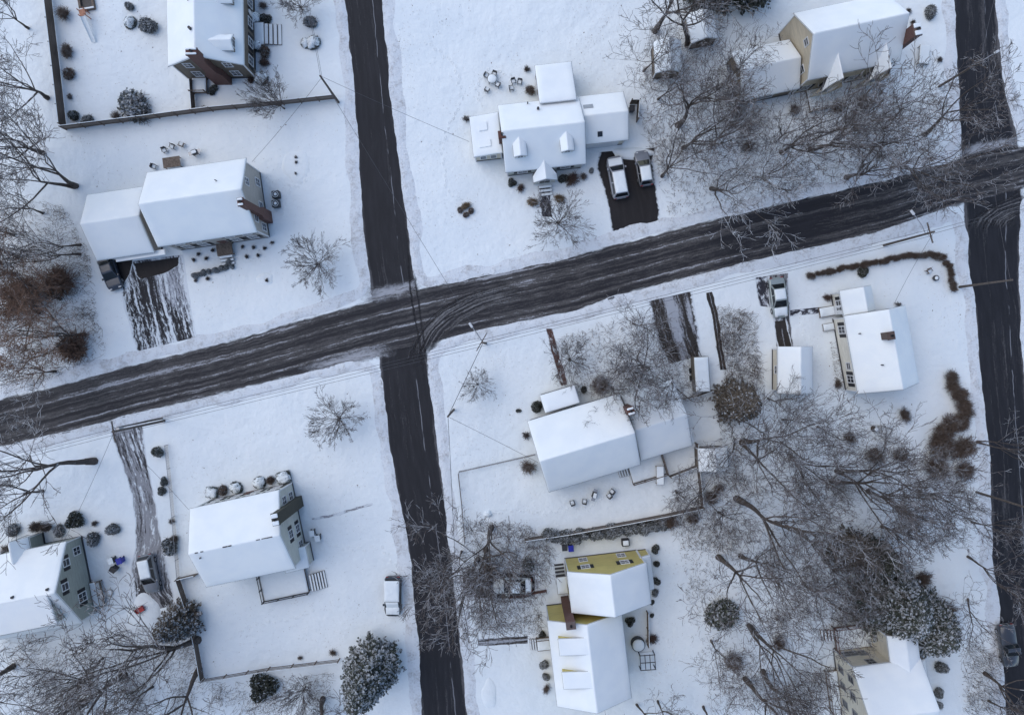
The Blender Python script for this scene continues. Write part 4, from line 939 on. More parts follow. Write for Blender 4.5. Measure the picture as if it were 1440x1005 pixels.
# ------------------------------------------------------------------ poles and wires
def pole(label, base, top=None, hgt=9.5, arm=None, lamp=None, kind='utility_pole', guy=None, xf=None, rr=.15):
    x, y = at(*base); r = thing(kind, label, 'pole', (x, y, 0), 0, 'wooden utility poles')
    m = MB(); m.tube((0,0,0), (0,0,hgt), rr, rr*.68, n=10); m.build('shaft', M['pole'], r)
    if arm is not None:
        c, s = cos(arm), sin(arm)
        k = MB(lambda p: (p[0]*c-p[1]*s, p[0]*s+p[1]*c, p[2])); k.box(-1.1, 1.1, .12, .22, hgt-.55, hgt-.42)
        k.tube((-.6, .17, hgt-.5), (0, .12, hgt-1.1), .02); k.tube((.6, .17, hgt-.5), (0, .12, hgt-1.1), .02); k.build('crossarm', M['pole'], r)
        for q in (-1.0, -.5, .5, 1.0):
            i = MB(lambda p: (p[0]*c-p[1]*s, p[0]*s+p[1]*c, p[2])); i.lathe([(.03, 0), (.05, .04), (.03, .08), (.05, .12), (.02, .18)], 8, (q, .17, hgt-.42)); i.build('insulator', M['metal'], r)
    if lamp:
        dx, dy = lamp; q = hypot(dx, dy); ux, uy = dx/q, dy/q
        k = MB(); k.path([(0,0,hgt-1.6), (dx*.4, dy*.4, hgt-1.1), (dx, dy, hgt-.95)], .04); ao = k.build('lamp_arm', M['metal'], r)
        k = MB(lambda p: (dx+ux*p[0]-uy*p[1], dy+uy*p[0]+ux*p[1], p[2])); k.bbox(-.10, .50, -.13, .13, hgt-1.02, hgt-.86, .05); k.build('lamp_head', M['lamp'], ao)
    if xf:
        k = MB(); k.lathe([(.22, 0), (.26, .05), (.26, .8), (.20, .88)], 12, (xf[0], xf[1], hgt-2.4)); k.build('transformer', M['metal'], r)
    return (x, y, hgt)
PA = pole('utility pole standing at the end of the long grey fence', (476,144), hgt=8.6, arm=None)
PB = pole('taller utility pole with grey transformer at the slushy driveway mouth', (231,591.5), hgt=11.5, arm=R(100), xf=(-.3,.1))
P1 = pole('utility pole with lamp arm seen end-on below the road junction', (683,482.5), hgt=9.5, arm=R(60), lamp=(-1.2, 1.7))
P2 = pole('plain pole seen end-on beside the middle garden', (638,576), hgt=8.6)
P3 = pole('utility pole with crossarm below the main road above the long hedge', (1243,345), hgt=10.4, arm=R(105), lamp=(-1.6, 2.0))
P4 = pole('brown pole seen across the right road at the end of the long hedge', (1349.5,403.5), hgt=9.2)
P5 = pole('brown pole across the right road below the twiggy shrubs', (1373,691.6), hgt=9.3)
P6 = pole('street light pole with white lamp head across the top right road', (1320.5,122), hgt=8.0, arm=R(150), lamp=(2.0, 1.2))
PB2 = pole('thinner shorter pole beside the transformer pole at the driveway mouth', (228,588), hgt=9.3, rr=.11)
def wire(label, a, b, sag=.5, n=1, off=(0, .35), r=.017, dz=-.3):
    m = MB(); o = a
    for k in range(n):
        q = (k-(n-1)/2); A = np.array(a)+np.array([off[0]*q, off[1]*q, dz-.45*k]); B = np.array(b)+np.array([off[0]*q, off[1]*q, dz-.45*k])
        N_ = 16; pts = []
        for i in range(N_+1):
            t = i/N_; p = A+(B-A)*t; p[2] -= sag*4*t*(1-t); pts.append(tuple(p-np.array([o[0], o[1], 0])))
        m.path(pts, r, 4)
    ob = m.build('power_line', M['wire'], None, loc=(o[0], o[1], 0)); tag(ob, label, 'power line', 'overhead power lines'); return ob
PL = (*at(-330,735), 10.0); PR = (*at(1720,215), 10.0)
wire('power lines from the left photo edge to the driveway mouth pole', PL, PB, .8, 3)
wire('power lines from the driveway mouth pole to the junction pole', PB, P1, 1.0, 3)
wire('power lines from the junction pole to the pole above the long hedge', P1, P3, 1.2, 3)
wire('power lines running off past the top of the right road', P3, PR, .8, 2)
wire('single line over the road junction to the pole at the long grey fence', PA, P1, .9, 1)
wire('line between the two poles seen end-on', P1, P2, .2, 1, r=.03)
wire('line along the black side road from the plain end-on pole', P2, (*at(648,800), 8.0), .4, 1, r=.024)
wire('service line from the plain end-on pole to the middle house', P2, (*at(756,648,5), 6.0), .3, 1, dz=0)
wire('service line from the long fence pole to the grey-sided house', PA, (*at(349,224,6), 5.4), .3, 1, dz=-.6)
wire('service line from the long fence pole to the portico house', PA, (*at(660,200,3), 3.2), .4, 1, dz=0)
wire('line from the long fence pole up past the snowy shrubs', PA, (*at(438,-60), 9.0), .4, 2)
wire('line from the driveway mouth pole to the pale green house', PB, (*at(266,716,5.5), 5.6), .3, 1, dz=0)
wire('line from the driveway mouth pole to the grey-green house', PB, (*at(90,761,4), 4.4), .3, 1, dz=-.3)
wire('service line from the hedge pole to the cream house', P3, (*at(1262,428,5), 4.2), .3, 1, dz=0)
wire('line along the right road from the street light pole', P6, (*at(1366,-70), 8.5), .4, 1)
wire('line crossing the main road from the street light pole to the hedge end', P6, P4, .6, 1)

# ------------------------------------------------------------------ shrubs
def twig_mesh(name, seed, n, r, hgt, mat, spread=1.0, curl=.5, rad=.012):
    rg = np.random.default_rng(seed); P0 = []; P1 = []; A = []; B = []; nc = rg.integers(5, 9)
    cen = [(rg.uniform(0, .45)*r, rg.uniform(0, 2*pi), rg.uniform(.35, .85)*r, rg.uniform(.55, 1.1)*hgt) for _ in range(nc)]
    for i in range(n):
        cd, ca, cr, ch = cen[i % nc]; c0 = np.array([cos(ca)*cd, sin(ca)*cd, 0])
        a = rg.uniform(0, 2*pi); q = rg.uniform(0, 1)**.6*spread; base = c0*.8+np.array([cos(a), sin(a), 0])*rg.uniform(0, .12)*r
        tip = c0+np.array([cos(a)*q*cr, sin(a)*q*cr, ch*(1-.6*q*q)*rg.uniform(.55, 1.1)]); mid = (base+tip)/2+np.array([0, 0, ch*.10])+rg.normal(0, .07*r, 3)
        tip2 = tip+rg.normal(0, .13*r, 3)*curl+np.array([cos(a), sin(a), .2])*.14*r
        for p, q_, r0, r1 in ((base, mid, rad*1.5, rad*1.2), (mid, tip, rad*1.2, rad), (tip, tip2, rad, rad*.6)):
            P0.append(p); P1.append(q_); A.append(r0); B.append(r1)
        for k in range(3):
            t_ = lerp(mid, tip, rg.uniform(0, 1)); e = t_+rg.normal(0, .2*r, 3)+np.array([0, 0, .12*hgt]); e[2] = max(.03, e[2]); P0.append(t_); P1.append(e); A.append(rad*.9); B.append(rad*.5)
    V, F = tubes(P0, P1, A, B, 3); V[:, 2] = np.maximum(V[:, 2], 0); return arr_mesh(name, V, F, mat)
def leaf_mesh(name, seed, n, r, hgt, mats, size=.09, frost=.3, shell=.55, box=False, ball=False):
    rg = np.random.default_rng(seed)
    u = rg.normal(size=(n, 3)); u /= np.linalg.norm(u, axis=1, keepdims=True); u[:, 2] = np.abs(u[:, 2])
    if box: u = u/np.max(np.abs(u), axis=1, keepdims=True)*.92
    rad = (shell+(1-shell)*rg.uniform(0, 1, n)**.5)*rg.uniform(.88, 1.08, n)
    C = u*rad[:, None]
    if not box and not ball:      # several overlapping clumps, not one ball
        k = int(rg.integers(4, 7)); w = rg.integers(0, k, n); a = rg.uniform(0, 2*pi, k); d = rg.uniform(.15, .52, k); sz = rg.uniform(.42, .72, k); d[0] = .05; sz[0] = .72
        C = C*sz[w][:, None]*np.array([1, 1, 1.25]); C[:, 0] += (cos_(a)*d)[w]; C[:, 1] += (sin_(a)*d)[w]; C[:, 2] += rg.uniform(0, .2, k)[w]
    C = C*np.array([r, r, hgt])
    d1 = rg.normal(size=(n, 3))+u*.4; d1 /= np.linalg.norm(d1, axis=1, keepdims=True); d2 = np.cross(d1, rg.normal(size=(n, 3))); d2 /= np.linalg.norm(d2, axis=1, keepdims=True)
    s = size*rg.uniform(.6, 1.4, (n, 1)); V = np.stack([C-d1*s, C+d2*s*.5, C+d1*s, C-d2*s*.5], 1).reshape(-1, 3); V[:, 2] = np.maximum(V[:, 2], .01)
    F = np.arange(4*n).reshape(n, 4); pat = .5+.5*np.sin(C[:, 0]*7+seed)*np.cos(C[:, 1]*6+C[:, 2]*4)
    mi = (rg.uniform(size=n) < frost*(.2+u[:, 2]*1.0+pat*.8)).astype(int)
    return arr_mesh(name, V, F, mats, mi)
cos_, sin_ = np.cos, np.sin
def cap_mesh(name, seed, r, hgt, cover=.75, box=False):
    rg = np.random.default_rng(seed); nu, nv = 9, 28; V = []; ph = rg.uniform(0, 6, 6)
    for i in range(nu+1):
        for j in range(nv):
            a = 2*pi*j/nv; f = i/nu*cover*(1+.16*sin(3*a+ph[0])+.10*sin(7*a+ph[1])+.06*sin(11*a+ph[2]))
            th = f*pi/2; rr = 1.03*(1+(.05*sin(4*a+5*f+ph[3])+.03*sin(9*a-7*f+ph[4])+rg.uniform(-.02, .02))*min(1, f*1.6)); x, y, z = sin(th)*cos(a), sin(th)*sin(a), cos(th)
            if box: m = max(abs(x), abs(y), abs(z)); m = lerp(1, m, .75); x, y, z = x/m*.93, y/m*.93, z/m*.97
            drop = .92 if i == nu else 1
            V.append((x*r*rr*drop, y*r*rr*drop, z*hgt*rr*drop))
    F = [(i*nv+j, (i+1)*nv+j, (i+1)*nv+(j+1)%nv, i*nv+(j+1)%nv) for i in range(nu) for j in range(nv)]
    return arr_mesh(name, V, F, M['snow'], smooth=True)
SH = {}
def protos():
    for s in range(3):
        SH['rust', s] = [('stems', twig_mesh('stems', 35+s, 420, 1, 1.0, M['twigrust'], rad=.012))]
        SH['twig', s] = [('stems', twig_mesh('stems', 10+s, 170, 1, 1.0, M['twigbrown'], rad=.011))]
        SH['grey', s] = [('stems', twig_mesh('stems', 20+s, 200, 1, 1.0, M['twig']))]
        SH['dense', s] = [('stems', twig_mesh('stems', 30+s, 330, 1, 1.0, M['twigbrown'], rad=.014))]
        SH['red', s] = [('stems', twig_mesh('stems', 40+s, 200, 1, 1.0, M['twigred']))]
        SH['straw', s] = [('stems', twig_mesh('stems', 50+s, 300, 1, 1.0, M['straw'], rad=.02))]
        SH['leaf', s] = [('foliage', leaf_mesh('foliage', 60+s, 2600, 1, 1.0, [M['leaf'], M['frost']], .085, .24)), ('stems', twig_mesh('stems', 63+s, 60, .8, .8, M['bark']))]
        SH['dark', s] = [('foliage', leaf_mesh('foliage', 70+s, 3000, 1, 1.0, [M['needle_dark'], M['frost']], .08, .10)), ('stems', twig_mesh('stems', 73+s, 60, .8, .8, M['bark']))]
        SH['frost', s] = [('foliage', leaf_mesh('foliage', 80+s, 2400, 1, 1.0, [M['leafgrey'], M['frost']], .09, .50)), ('stems', twig_mesh('stems', 83+s, 90, .9, .9, M['twig']))]
        SH['brown', s] = [('foliage', leaf_mesh('foliage', 90+s, 2400, 1, 1.0, [M['leafbrown'], M['frost']],   .07, .16)), ('stems', twig_mesh('stems', 93+s, 120, .9, .9, M['twigbrown']))]
        SH['cap', s] = [('foliage', leaf_mesh('foliage', 100+s, 2200, 1, 1.0, [M['leaf'], M['frost']], .08, .12, .7, False, True)), ('snow_cap', cap_mesh('snow_cap', 110+s, .98, 1.0, .72+.06*s))]
        SH['boxcap', s] = [('foliage', leaf_mesh('foliage', 120+s, 2400, 1, 1.0, [M['leaf'], M['frost']], .08, .1, .7, True)), ('snow_cap', cap_mesh('snow_cap', 130+s, .98, 1.0, .80, True))]
        SH['clump', s] = [('stems', twig_mesh('stems', 140+s, 70, 1, 1.0, M['twig'], rad=.03))]
protos()
def shrub(kind, px, py, rpx, label, hgt=None, seed=None, sx=1, rot=None, group=None, name='shrub', cat='shrub'):
    r = rpx/PPM*.90; hgt = hgt or r*1.25; s = (seed if seed is not None else int(px+py)) % 3; x, y = at(px, py, hgt*.45)
    o = thing(name, label, cat, (x, y, 0), 0, group); rq = random.Random(int(px*31+py*17)); o.scale = (r*rq.uniform(.88, 1.15), r*rq.uniform(.88, 1.15), hgt); o.rotation_euler[2] = radians_(rot) if rot is not None else (px*7+py*3) % 6.28
    for nm, me in SH[kind, s]: link(nm, me, o)
    return o
radians_ = R
G_ = 'garden shrubs'
for a in [
 ('frost',190,151,29,'large frosted grey-green shrub above the long grey fence',1.9),('twig',163,163,10,'small brown shrub touching the large frosted one by the fence'),
 ('leaf',102,162,10,'dark evergreen in the corner of the two board fences',1.4),('frost',122,168,11,'round snowy shrub beside the fence corner'),
 ('dense',95,72,13,'dark reddish shrub halfway along the dark fence'),('brown',97,103,12,'brown leafy shrub below the dark reddish one at the fence'),('twig',88,18,14,'brown shrub at the top of the dark fence'),('clump',98,136,6,'tiny brown clump low on the dark fence'),
 ('cap',182,31,10,'round white snow-capped bush in the slide garden'),('frost',206,34,15,'speckled frosted shrub beside the round white bush'),('frost',180,8,9,'frosted plant above the round white bush'),
 ('cap',358,25,10,'snow ball bush at the top of the brown house steps'),('dark',373,27,9,'dark bush pressed against the snow ball bush'),('cap',362,64,9,'small snow-capped bush just below the wooden steps'),
 ('brown',372,72,12,'brown leafy shrub at the foot of the wooden steps'),('red',371,87,10,'reddish shrub between two snow-capped bushes'),('cap',366,109,11.5,'large snow-capped bush at the brown house corner'),
 ('dark',298,126,8,'dark evergreen beside the porch below the brick chimney'),('red',352,113,7,'reddish shrub under the brown gable wall'),('twig',287,152,6,'little round brown shrub tucked by the short fence'),
 ('cap',440,59,11,'round snowy bush in front of the black side road'),('cap',430,60,8,'smaller snowy bush joined to the round one by the side road'),('frost',436,30,12,'dark speckled bush above the two snowy road bushes'),('twig',370,8,9,'brown bush at the top edge by the steps'),
 ('frost',322,367,7,'shrub at the end of the low frosted hedge by the stoop'),
 ('frost',245,663,1,''),('leaf',220,636,11,'frosted evergreen at the top of the long slushy driveway'),
 ('leaf',230,678,8,'upper half of the green shrub pair beside the driveway'),('leaf',227,690,8,'lower half of the green shrub pair beside the driveway'),('clump',241,733,6,'tiny shrub above the large driveway shrub'),('frost',238,767,14,'large frosted shrub at the end of the thin wire fence',1.6),('dense',246,757,8,'brown shrub leaning on the large frosted driveway shrub'),
 ('dark',104,732,16,'dark green rounded evergreen by the grey-green house',1.9),('clump',133,736,6,'little dark plant between evergreen and snowy bushes'),('frost',131,757,13,'snow-speckled round bush at the grey-green wall'),('frost',157,744,13,'right-hand snow-speckled round bush beside the driveway'),
 ('dense',50,740,11,'brown shrub by the entry wing of the grey-green house',1.6),('dense',64,741,9,'tall brown shrub against the grey-green wall',1.8),('frost',17,747,13,'frosted round bush at the left photo edge'),('twig',8,772,9,'reddish brown bush below the frosted edge bush'),('frost',82,745,10,'pale frosted bush between the dark evergreen and the wall'),
 ('boxcap',298,692,9,'clipped box bush with flat snow top, leftmost before the pale green house'),('brown',313,689,10,'brown bush second from left before the pale green house'),('cap',331,686,10,'white snow ball bush third along the pale green front'),
 ('cap',364,679,9,'snowy bush right of the front steps gap'),('dense',381,675,9,'dark red-brown bush between two snowy bushes'),('boxcap',399,671,10.5,'large clipped bush with square snow top at the house corner'),
 ('dark',367,967,21,'black-green round arborvitae at the bottom of the photo',2.4),('twig',468,918,7,'thin brown shrub at the end of the three-rail fence'),('twig',422,925,5,'tiny brown tuft on the three-rail fence'),
 ('straw',655,289,9,'tan tuft topping the four-lobed ornamental plant'),('brown',647,295,6,'brown lobe of the four-lobed ornamental plant beside its tan tuft'),('brown',663,296,6,'brown right lobe of the four-lobed ornamental plant'),('brown',655,302,6,'brown bottom lobe of the four-lobed ornamental plant'),
 ('straw',749,284,9,'tan grass tuft at the foot of the portico path'),('straw',787,279,9,'orange-tan round bush beside the portico path'),
 ('dark',720,257,8,'dark green bush at the front corner of the portico house'),('red',732,265,8,'purplish shrub beside the dark green corner bush'),('dark',792,250,9,'dark evergreen beside the white portico'),('red',806,252,13,'wide reddish shrub under the portico house windows'),('twig',821,248,8,'thin shrub where the front bed meets the driveway'),
 ('dense',746,128,10,'brown shrub in the angle of the rear wing'),('clump',741,97,7,'grey clump at the rear wing corner'),('clump',655,167,7,'spiky clump at the corner of the side wing'),('frost',832,240,5,'snowy boulder plant at the driveway curve'),
 ('dark',755,571,12,'squarish green bush at the porch of the middle house',1.4),('dense',843,540,18,'broad grey-brown shrub in front of the middle house',1.3),('dark',821,547,6,'small dark evergreen beside the broad grey-brown shrub'),
 ('clump',740,612,7,'dark clump by the left wall of the middle house'),('dark',729,577,4,'tiny green shrub alone on the middle lawn'),('twig',742,657,17,'twiggy brown bush at the lower left corner of the middle house'),
 ('dark',1215,381,9.5,'dark green shrub tucked under the long brown hedge'),('twig',1274,583,13,'round twiggy brown bush alone on the snow below the cream house'),('dense',1338,532,14,'dark round bush at the head of the shrub row by the right road'),
 
 ('dense',1354,634,26,'brown bush near the tilted brown pole, upper',1.7),('dense',1316,656,27,'wide brown bush left of the tilted brown pole',1.9),('dense',1360,662,18,'loose brown bush beside the tilted brown pole'),
 ('red',1164,419,7,'reddish shrub beside the wooden stoop'),('twig',1178,540,8,'brown shrub at the lower corner of the cream house wall'),('clump',1264,428,6,'dry stalks against the top of the cream house'),
 ('dense',1052,206,11,'dark round shrub in the tan house front woods'),('dense',1036,157,11,'brown shrub at the garage wing corner'),('dense',1180,150,12,'brown round shrub under the left peaked gable'),('dense',1217,145,13,'brown round shrub under the right peaked gable'),('twig',1118,155,11,'brown shrub between garage wing and peaked gable'),
 ('clump',1278,15,6,'dark clump behind the tan house'),('clump',1284,32,6,'second dark clump behind the tan house chimney'),('frost',1310,18,12,'frosted bush between the tan house and the right road'),('clump',1322,84,6,'brown clump by the snow-covered box'),('frost',1286,47,6,'snowy bush behind the red end chimney'),
 ('dark',886,874,8,'dark bush in the angle of the two yellow wings'),('dark',921,772,7,'dark round bush at the upper corner of the yellow house'),('dark',923,793,6.5,'second dark round bush down the yellow side wall'),('dark',923,818,6,'third dark round bush down the yellow side wall'),('frost',922,833,6.5,'frosted bush ending the row down the yellow side wall'),('dark',918,847,4,'tiny dark bush below the frosted one by the yellow house'),('dark',917,865,4,'tiny dark bush beside the short pale fence'),('red',918,899,10,'reddish shrub at the end of the short pale fence'),
 ('frost',766,935,8,'frosted foundation shrub beside the porch of the yellow house, upper'),('frost',768,952,8,'frosted foundation shrub beside the lower yellow wing'),('twig',768,969,9,'brown bush at the lower end of the yellow foundation row'),('dark',763,892,6,'dark shrub just above the yellow house porch'),
 ('frost',1324,938,11,'frosted shrub at the corner of the cream house side porch',1.2),('frost',1320,975,9,'narrow speckled shrub along the cream side wing',1.0),('frost',1321,992,7,'lower speckled shrub along the cream side wing'),
 ('rust',100,486,32,'big brown bush above the main road at the left',2.6),('rust',30,418,36,'tangled brown thicket at the left photo edge',2.2),('rust',78,396,34,'rust-brown thicket left of the grey garage',2.2),
 ('dense',1001,701,13,'dark brown bush at the lower end of the shed fence',1.5),('dense',1011,686,10,'brown round bush under the shed fence corner'),('dense',944,734,16,'brown bush at the end of the hedge above the yellow house',1.5),('dense',975,728,12,'brown bush between hedge end and woods',1.3),
 ('leaf',1018,866,31,'large mottled evergreen bush in the lower woods',2.6),('dense',1030,930,17,'brown bush below the mottled evergreen',1.5),('dense',1098,905,14,'brown undergrowth bush in the lower woods'),
 ('dense',690,800,17,'dense brown thicket beside the white car',1.6),('leaf',742,795,13,'dark ivy thicket behind the white car',1.3),
 ('twig',1330,860,22,'russet bush beside the big snowy pine',2.4),('twig',1300,815,18,'frosty brown bush above the big snowy pine',2.0),('twig',1230,640,20,'russet thicket at the top of the woods below the cream house',2.0),('twig',1195,615,15,'thin reddish thicket at the edge of the woods',1.6),('dense',1268,640,14,'green-brown thicket at the lawn edge below the cream house',1.6),
]:
    if not a[4]: continue
    shrub(a[0], a[1], a[2], a[3], a[4], a[5] if len(a) > 5 else None, group=G_)
for q in ((340.9,346.7),(356.5,347.7),(372,349),(382.7,341),(347,361),(363,359),(299,351.8),(279,357),(272,365.5),(290,363.5),(275,394.7),(291.8,391.6),(375,394)):
    shrub('clump', q[0], q[1], 4.2, 'tiny snow-dusted clump in the bed before the grey-sided house', .5, group='bed clumps before the grey-sided house')
for q in ((416,221),(416.5,228),(416,244)):
    shrub('clump', q[0], q[1], 3.4, 'small clump inside the round bed by the grey-sided house', .4, group='clumps in the round bed')
# hedges: one body each
def hedge(pts, w, hgt, kind, label, n=260, frost=None):
    P = np.array([at(*p, hgt*.5) for p in pts]); L = np.hypot(*np.diff(P, axis=0).T).sum(); k = max(2, int(L/.55)); Q = resample([tuple(p) for p in P], k)
    Vs = []; Fs = []; mi = []; o = 0; rg = np.random.default_rng(k)
    mats = {'twig': [M['twigbrown']], 'frost': [M['leafgrey'], M['frost']], 'leaf': [M['leaf'], M['frost']]}[kind]
    for i, q in enumerate(Q):
        if kind == 'twig': me = SH['dense', i % 3][0][1]
        else: me = SH['frost' if kind == 'frost' else 'leaf', i % 3][0][1]
        v = np.empty(len(me.vertices)*3, np.float32); me.vertices.foreach_get('co', v); v = v.reshape(-1, 3)
        f = np.empty(len(me.loops), np.int32); me.loops.foreach_get('vertex_index', f); f = f.reshape(-1, 4)
        sel = rg.permutation(len(f))[:min(len(f), 1500 if kind != 'twig' else 2600)]; mm = np.zeros(len(f), np.int32); me.polygons.foreach_get('material_index', mm)
        a = rg.uniform(0, 6.28); c, s = cos(a), sin(a); sc = w*rg.uniform(.85, 1.25)
        q = q+rg.normal(0, .12*w, 2)
        vv = np.c_[(v[:, 0]*c-v[:, 1]*s)*sc+q[0], (v[:, 0]*s+v[:, 1]*c)*sc+q[1], v[:, 2]*hgt*rg.uniform(.85, 1.15)]
        Vs.append(vv); Fs.append(f[sel]+o); mi.append(mm[sel]); o += len(vv)
    ctr = Q.mean(axis=0); V = np.concatenate(Vs); V[:, :2] -= ctr
    me = arr_mesh('hedge', V, np.concatenate(Fs), mats, np.concatenate(mi) if len(mats) > 1 else None)
    ob = link('hedge', me, None, (ctr[0], ctr[1], 0)); tag(ob, label, 'hedge', 'hedges'); return ob
hedge([(1138,389),(1170,381),(1213,373),(1260,362),(1305,357),(1328,362),(1337,378),(1340,395),(1341,407)], .52, 1.0, 'twig', 'long thin brown hedge curving round the cream house garden')
hedge([(1342,546),(1354,560),(1359,578),(1352,594)], 1.05, 1.5, 'twig', 'rusty loose hedge bending along the right road')
hedge([(1340,592),(1332,606),(1324,622),(1320,634)], 1.45, 1.7, 'twig', 'wide rusty hedge set back from the right road')
hedge([(272,387),(300,381),(326,375)], .42, .7, 'frost', 'low frosted hedge below the stoop of the grey-sided house')
hedge([(768,752),(800,755),(840,750),(890,744),(930,738)], .85, 1.5, 'frost', 'thick frosted hedge between reddish fence and yellow house')
hedge([(690,735),(720,728)], .5, .8, 'twig', 'short brown hedge stub near the leaning fence wires') if False else None

# ------------------------------------------------------------------ small things in the gardens
def patio_chair(px, py, label, rot=0, group='patio chairs', mat='dark'):
    x, y = at(px, py, .5); o = thing('patio_chair', label, 'chair', (x, y, 0), R(rot), group)
    m = MB(); m.box(-.24, .24, -.24, .24, .40, .45); m.build('seat', M[mat], o); m = MB(); m.box(-.24, .24, .22, .27, .46, .95); m.build('backrest', M[mat], o)
    for a in (-.21, .21):
        for b in (-.21, .21): m = MB(); m.box(a-.025, a+.025, b-.025, b+.025, 0, .399); m.build('leg', M[mat], o)
    for a in (-.26, .26): m = MB(); m.box(a-.03, a+.03, -.22, .24, .62, .66); m.build('armrest', M[mat], o)
    m = MB(); m.bbox(-.2, .2, -.22, .20, .451, .56, .05); m.build('snow_cover', M['snow'], o); return o
def table(px, py, w, l, label, rot=0, mat='wood', snow=True, hgt=.74, name='patio_table', cat='table', round_=False):
    x, y = at(px, py, hgt); o = thing(name, label, cat, (x, y, 0), R(rot)); m = MB()
    if round_: m.lathe([(w/2, 0), (w/2, .05)], 20, (0, 0, hgt-.05))
    else: m.box(-w/2, w/2, -l/2, l/2, hgt-.05, hgt)
    m.build('tabletop', M[mat], o)
    for a in (-1, 1):
        for b in (-1, 1): k = MB(); q = .33 if round_ else .44; k.box(a*w*q-.035, a*w*q+.035, b*l*q-.035, b*l*q+.035, 0, hgt-.051); k.build('leg', M[mat], o)
    if snow:
        k = MB(); rg = random.Random(int(px))
        if round_: k.lathe([(w/2-.02, .002), (w/2-.07, .09), (w/4, .14), (.02, .15)], 20, (0, 0, hgt), jit=.03, rng=rg)
        else: k.bbox(-w/2+.03, w/2-.03, -l/2+.03, l/2-.03, hgt+.002, hgt+.13, .06)
        k.build('snow_cover', M['snow'], o, smooth=round_)
    return o
table(692,111,1.1,1.1,'round snow-covered table among four chairs behind the portico house', round_=True)
for q, r_, t in (((684,106),60,'above'),((695,104),-20,'nearest the rear wing above'),((700,119),-120,'below'),((685,126),150,'farthest below')): patio_chair(*q, 'snowy chair of the round table set, one %s the table' % t, r_)
patio_chair(722,114,'lone chair behind the portico house, left of the rear wing',20); patio_chair(731,115,'second lone chair close to the rear wing',-10); patio_chair(719,124,'third lone chair near the rear bed frame',100)
table(241,228,2.0,1.2,'bare brown wooden table behind the grey-sided house', 8, 'wood', False)
patio_chair(231,211,'dark chair left of the bare brown table',20); patio_chair(242,206,'dark chair above the bare brown table',-15); patio_chair(216,234,'dark chair at the corner near the roof edge',70)
patio_chair(255,203,'brown chair standing above the bare table and grill',160,mat='wood')
def grill(px, py, label, rot=0):
    x, y = at(px, py, .9); o = thing('barbecue_grill', label, 'grill', (x, y, 0), R(rot)); m = MB(); m.box(-.3, .3, -.24, .24, .45, .85); m.build('cart', M['dark'], o)
    m = MB(); m.bbox(-.36, .36, -.28, .28, .851, 1.12, .1); l = m.build('lid', M['dark'], o); m = MB(); m.bbox(-.3, .3, -.22, .16, 1.121, 1.19, .03); m.build('snow_cap', M['snow'], l)
    for s in (-1, 1):
        m = MB(); m.box(min(s*.37, s*.7), max(s*.37, s*.7), -.22, .22, .82, .86); m.build('side_shelf', M['metal'], o)
        for t in (-.2, .2): m = MB(); m.box(s*.27-.025, s*.27+.025, t-.025, t+.025, 0, .449); m.build('leg', M['dark'], o)
grill(273,214,'black covered grill behind the grey-sided house',20); grill(836,696,'grill on the snow behind the middle house',75)
patio_chair(805,707,'dark patio chair, outermost of two below the middle house',200); patio_chair(822,705,'dark patio chair beside the outermost one below the middle house',170)
patio_chair(861,691,'snow-filled patio chair near the deck steps, upper',230); patio_chair(857,697,'snow-filled patio chair near the deck steps, lower',220)
table(927,667,.9,2.2,'long snow-covered table on the back deck',-15+16,'wood') .location.z = .6
def ac(px, py, label):
    x, y = at(px, py, .8); o = thing('ac_unit', label, 'air conditioner', (x, y, 0), R(8), 'air conditioners by the brick chimney'); m = MB(); m.bbox(-.42, .42, -.42, .42, 0, .8, .05); m.build('casing', M['dark'], o)
    m = MB(); m.lathe([(.30, .801), (.30, .815), (.21, .815), (.21, .802)], 20); m.build('fan_grille', M['black'], o); m = MB(); m.lathe([(.19, .802), (.17, .86), (.05, .89)], 14); m.build('snow_cap', M['snow'], o)
    m = MB(); m.lathe([(.37, .801), (.36, .84), (.33, .84), (.32, .801)], 20); m.build('snow_ring', M['snow'], o)
ac(387,273,'air conditioner by the grey-sided house, the one farther from the chimney'); ac(387,286,'air conditioner by the grey-sided house, the one next to the brick chimney')
def bin_(px, py, label, rot=0, lid='trim', mat='dark'):
    x, y = at(px, py, 1); o = thing('wheelie_bin', label, 'bin', (x, y, 0), R(rot), 'wheeled bins'); m = MB()
    lo = [(-.22,-.26),(.22,-.26),(.22,.26),(-.22,.26)]; hi = [(a*1.25, b*1.25) for a, b in lo]
    for k in range(4): m.face([(*lo[k], .05), (*lo[(k+1)%4], .05), (*hi[(k+1)%4], .98), (*hi[k], .98)])
    m.face([(*p, .05) for p in lo[::-1]]); m.build('body', M[mat], o); m = MB(); m.bbox(-.31, .31, -.36, .36, .981, 1.06, .03); m.build('lid', M[lid], o)
    for s in (-1, 1): m = MB(); m.tube((s*.18, .27, .10), (s*.25, .27, .10), .10, n=12); m.build('wheel', M['rubber'], o)
bin_(438,750,'white-topped bin against the pale green wall, upper',10,'snow'); bin_(446,757,'white-topped bin beside the upper one at the pale green wall',10,'snow')
bin_(167,789,'bright blue bin in the scrap pile beside the grey-green house',20,'blue','blue'); bin_(155,789,'snow-topped bin beside the bright blue one',20,'snow')
bin_(803,771,'blue-topped bin at the corner of the yellow house',5,'blue'); bin_(794,770,'dark bin beside the blue-topped one at the yellow house',5,'dark'); bin_(158,801,'black bin below the bright blue one',60,'dark')
bin_(889,152,'dark bin inside the wooden screen beside the garage wing',0,'dark')
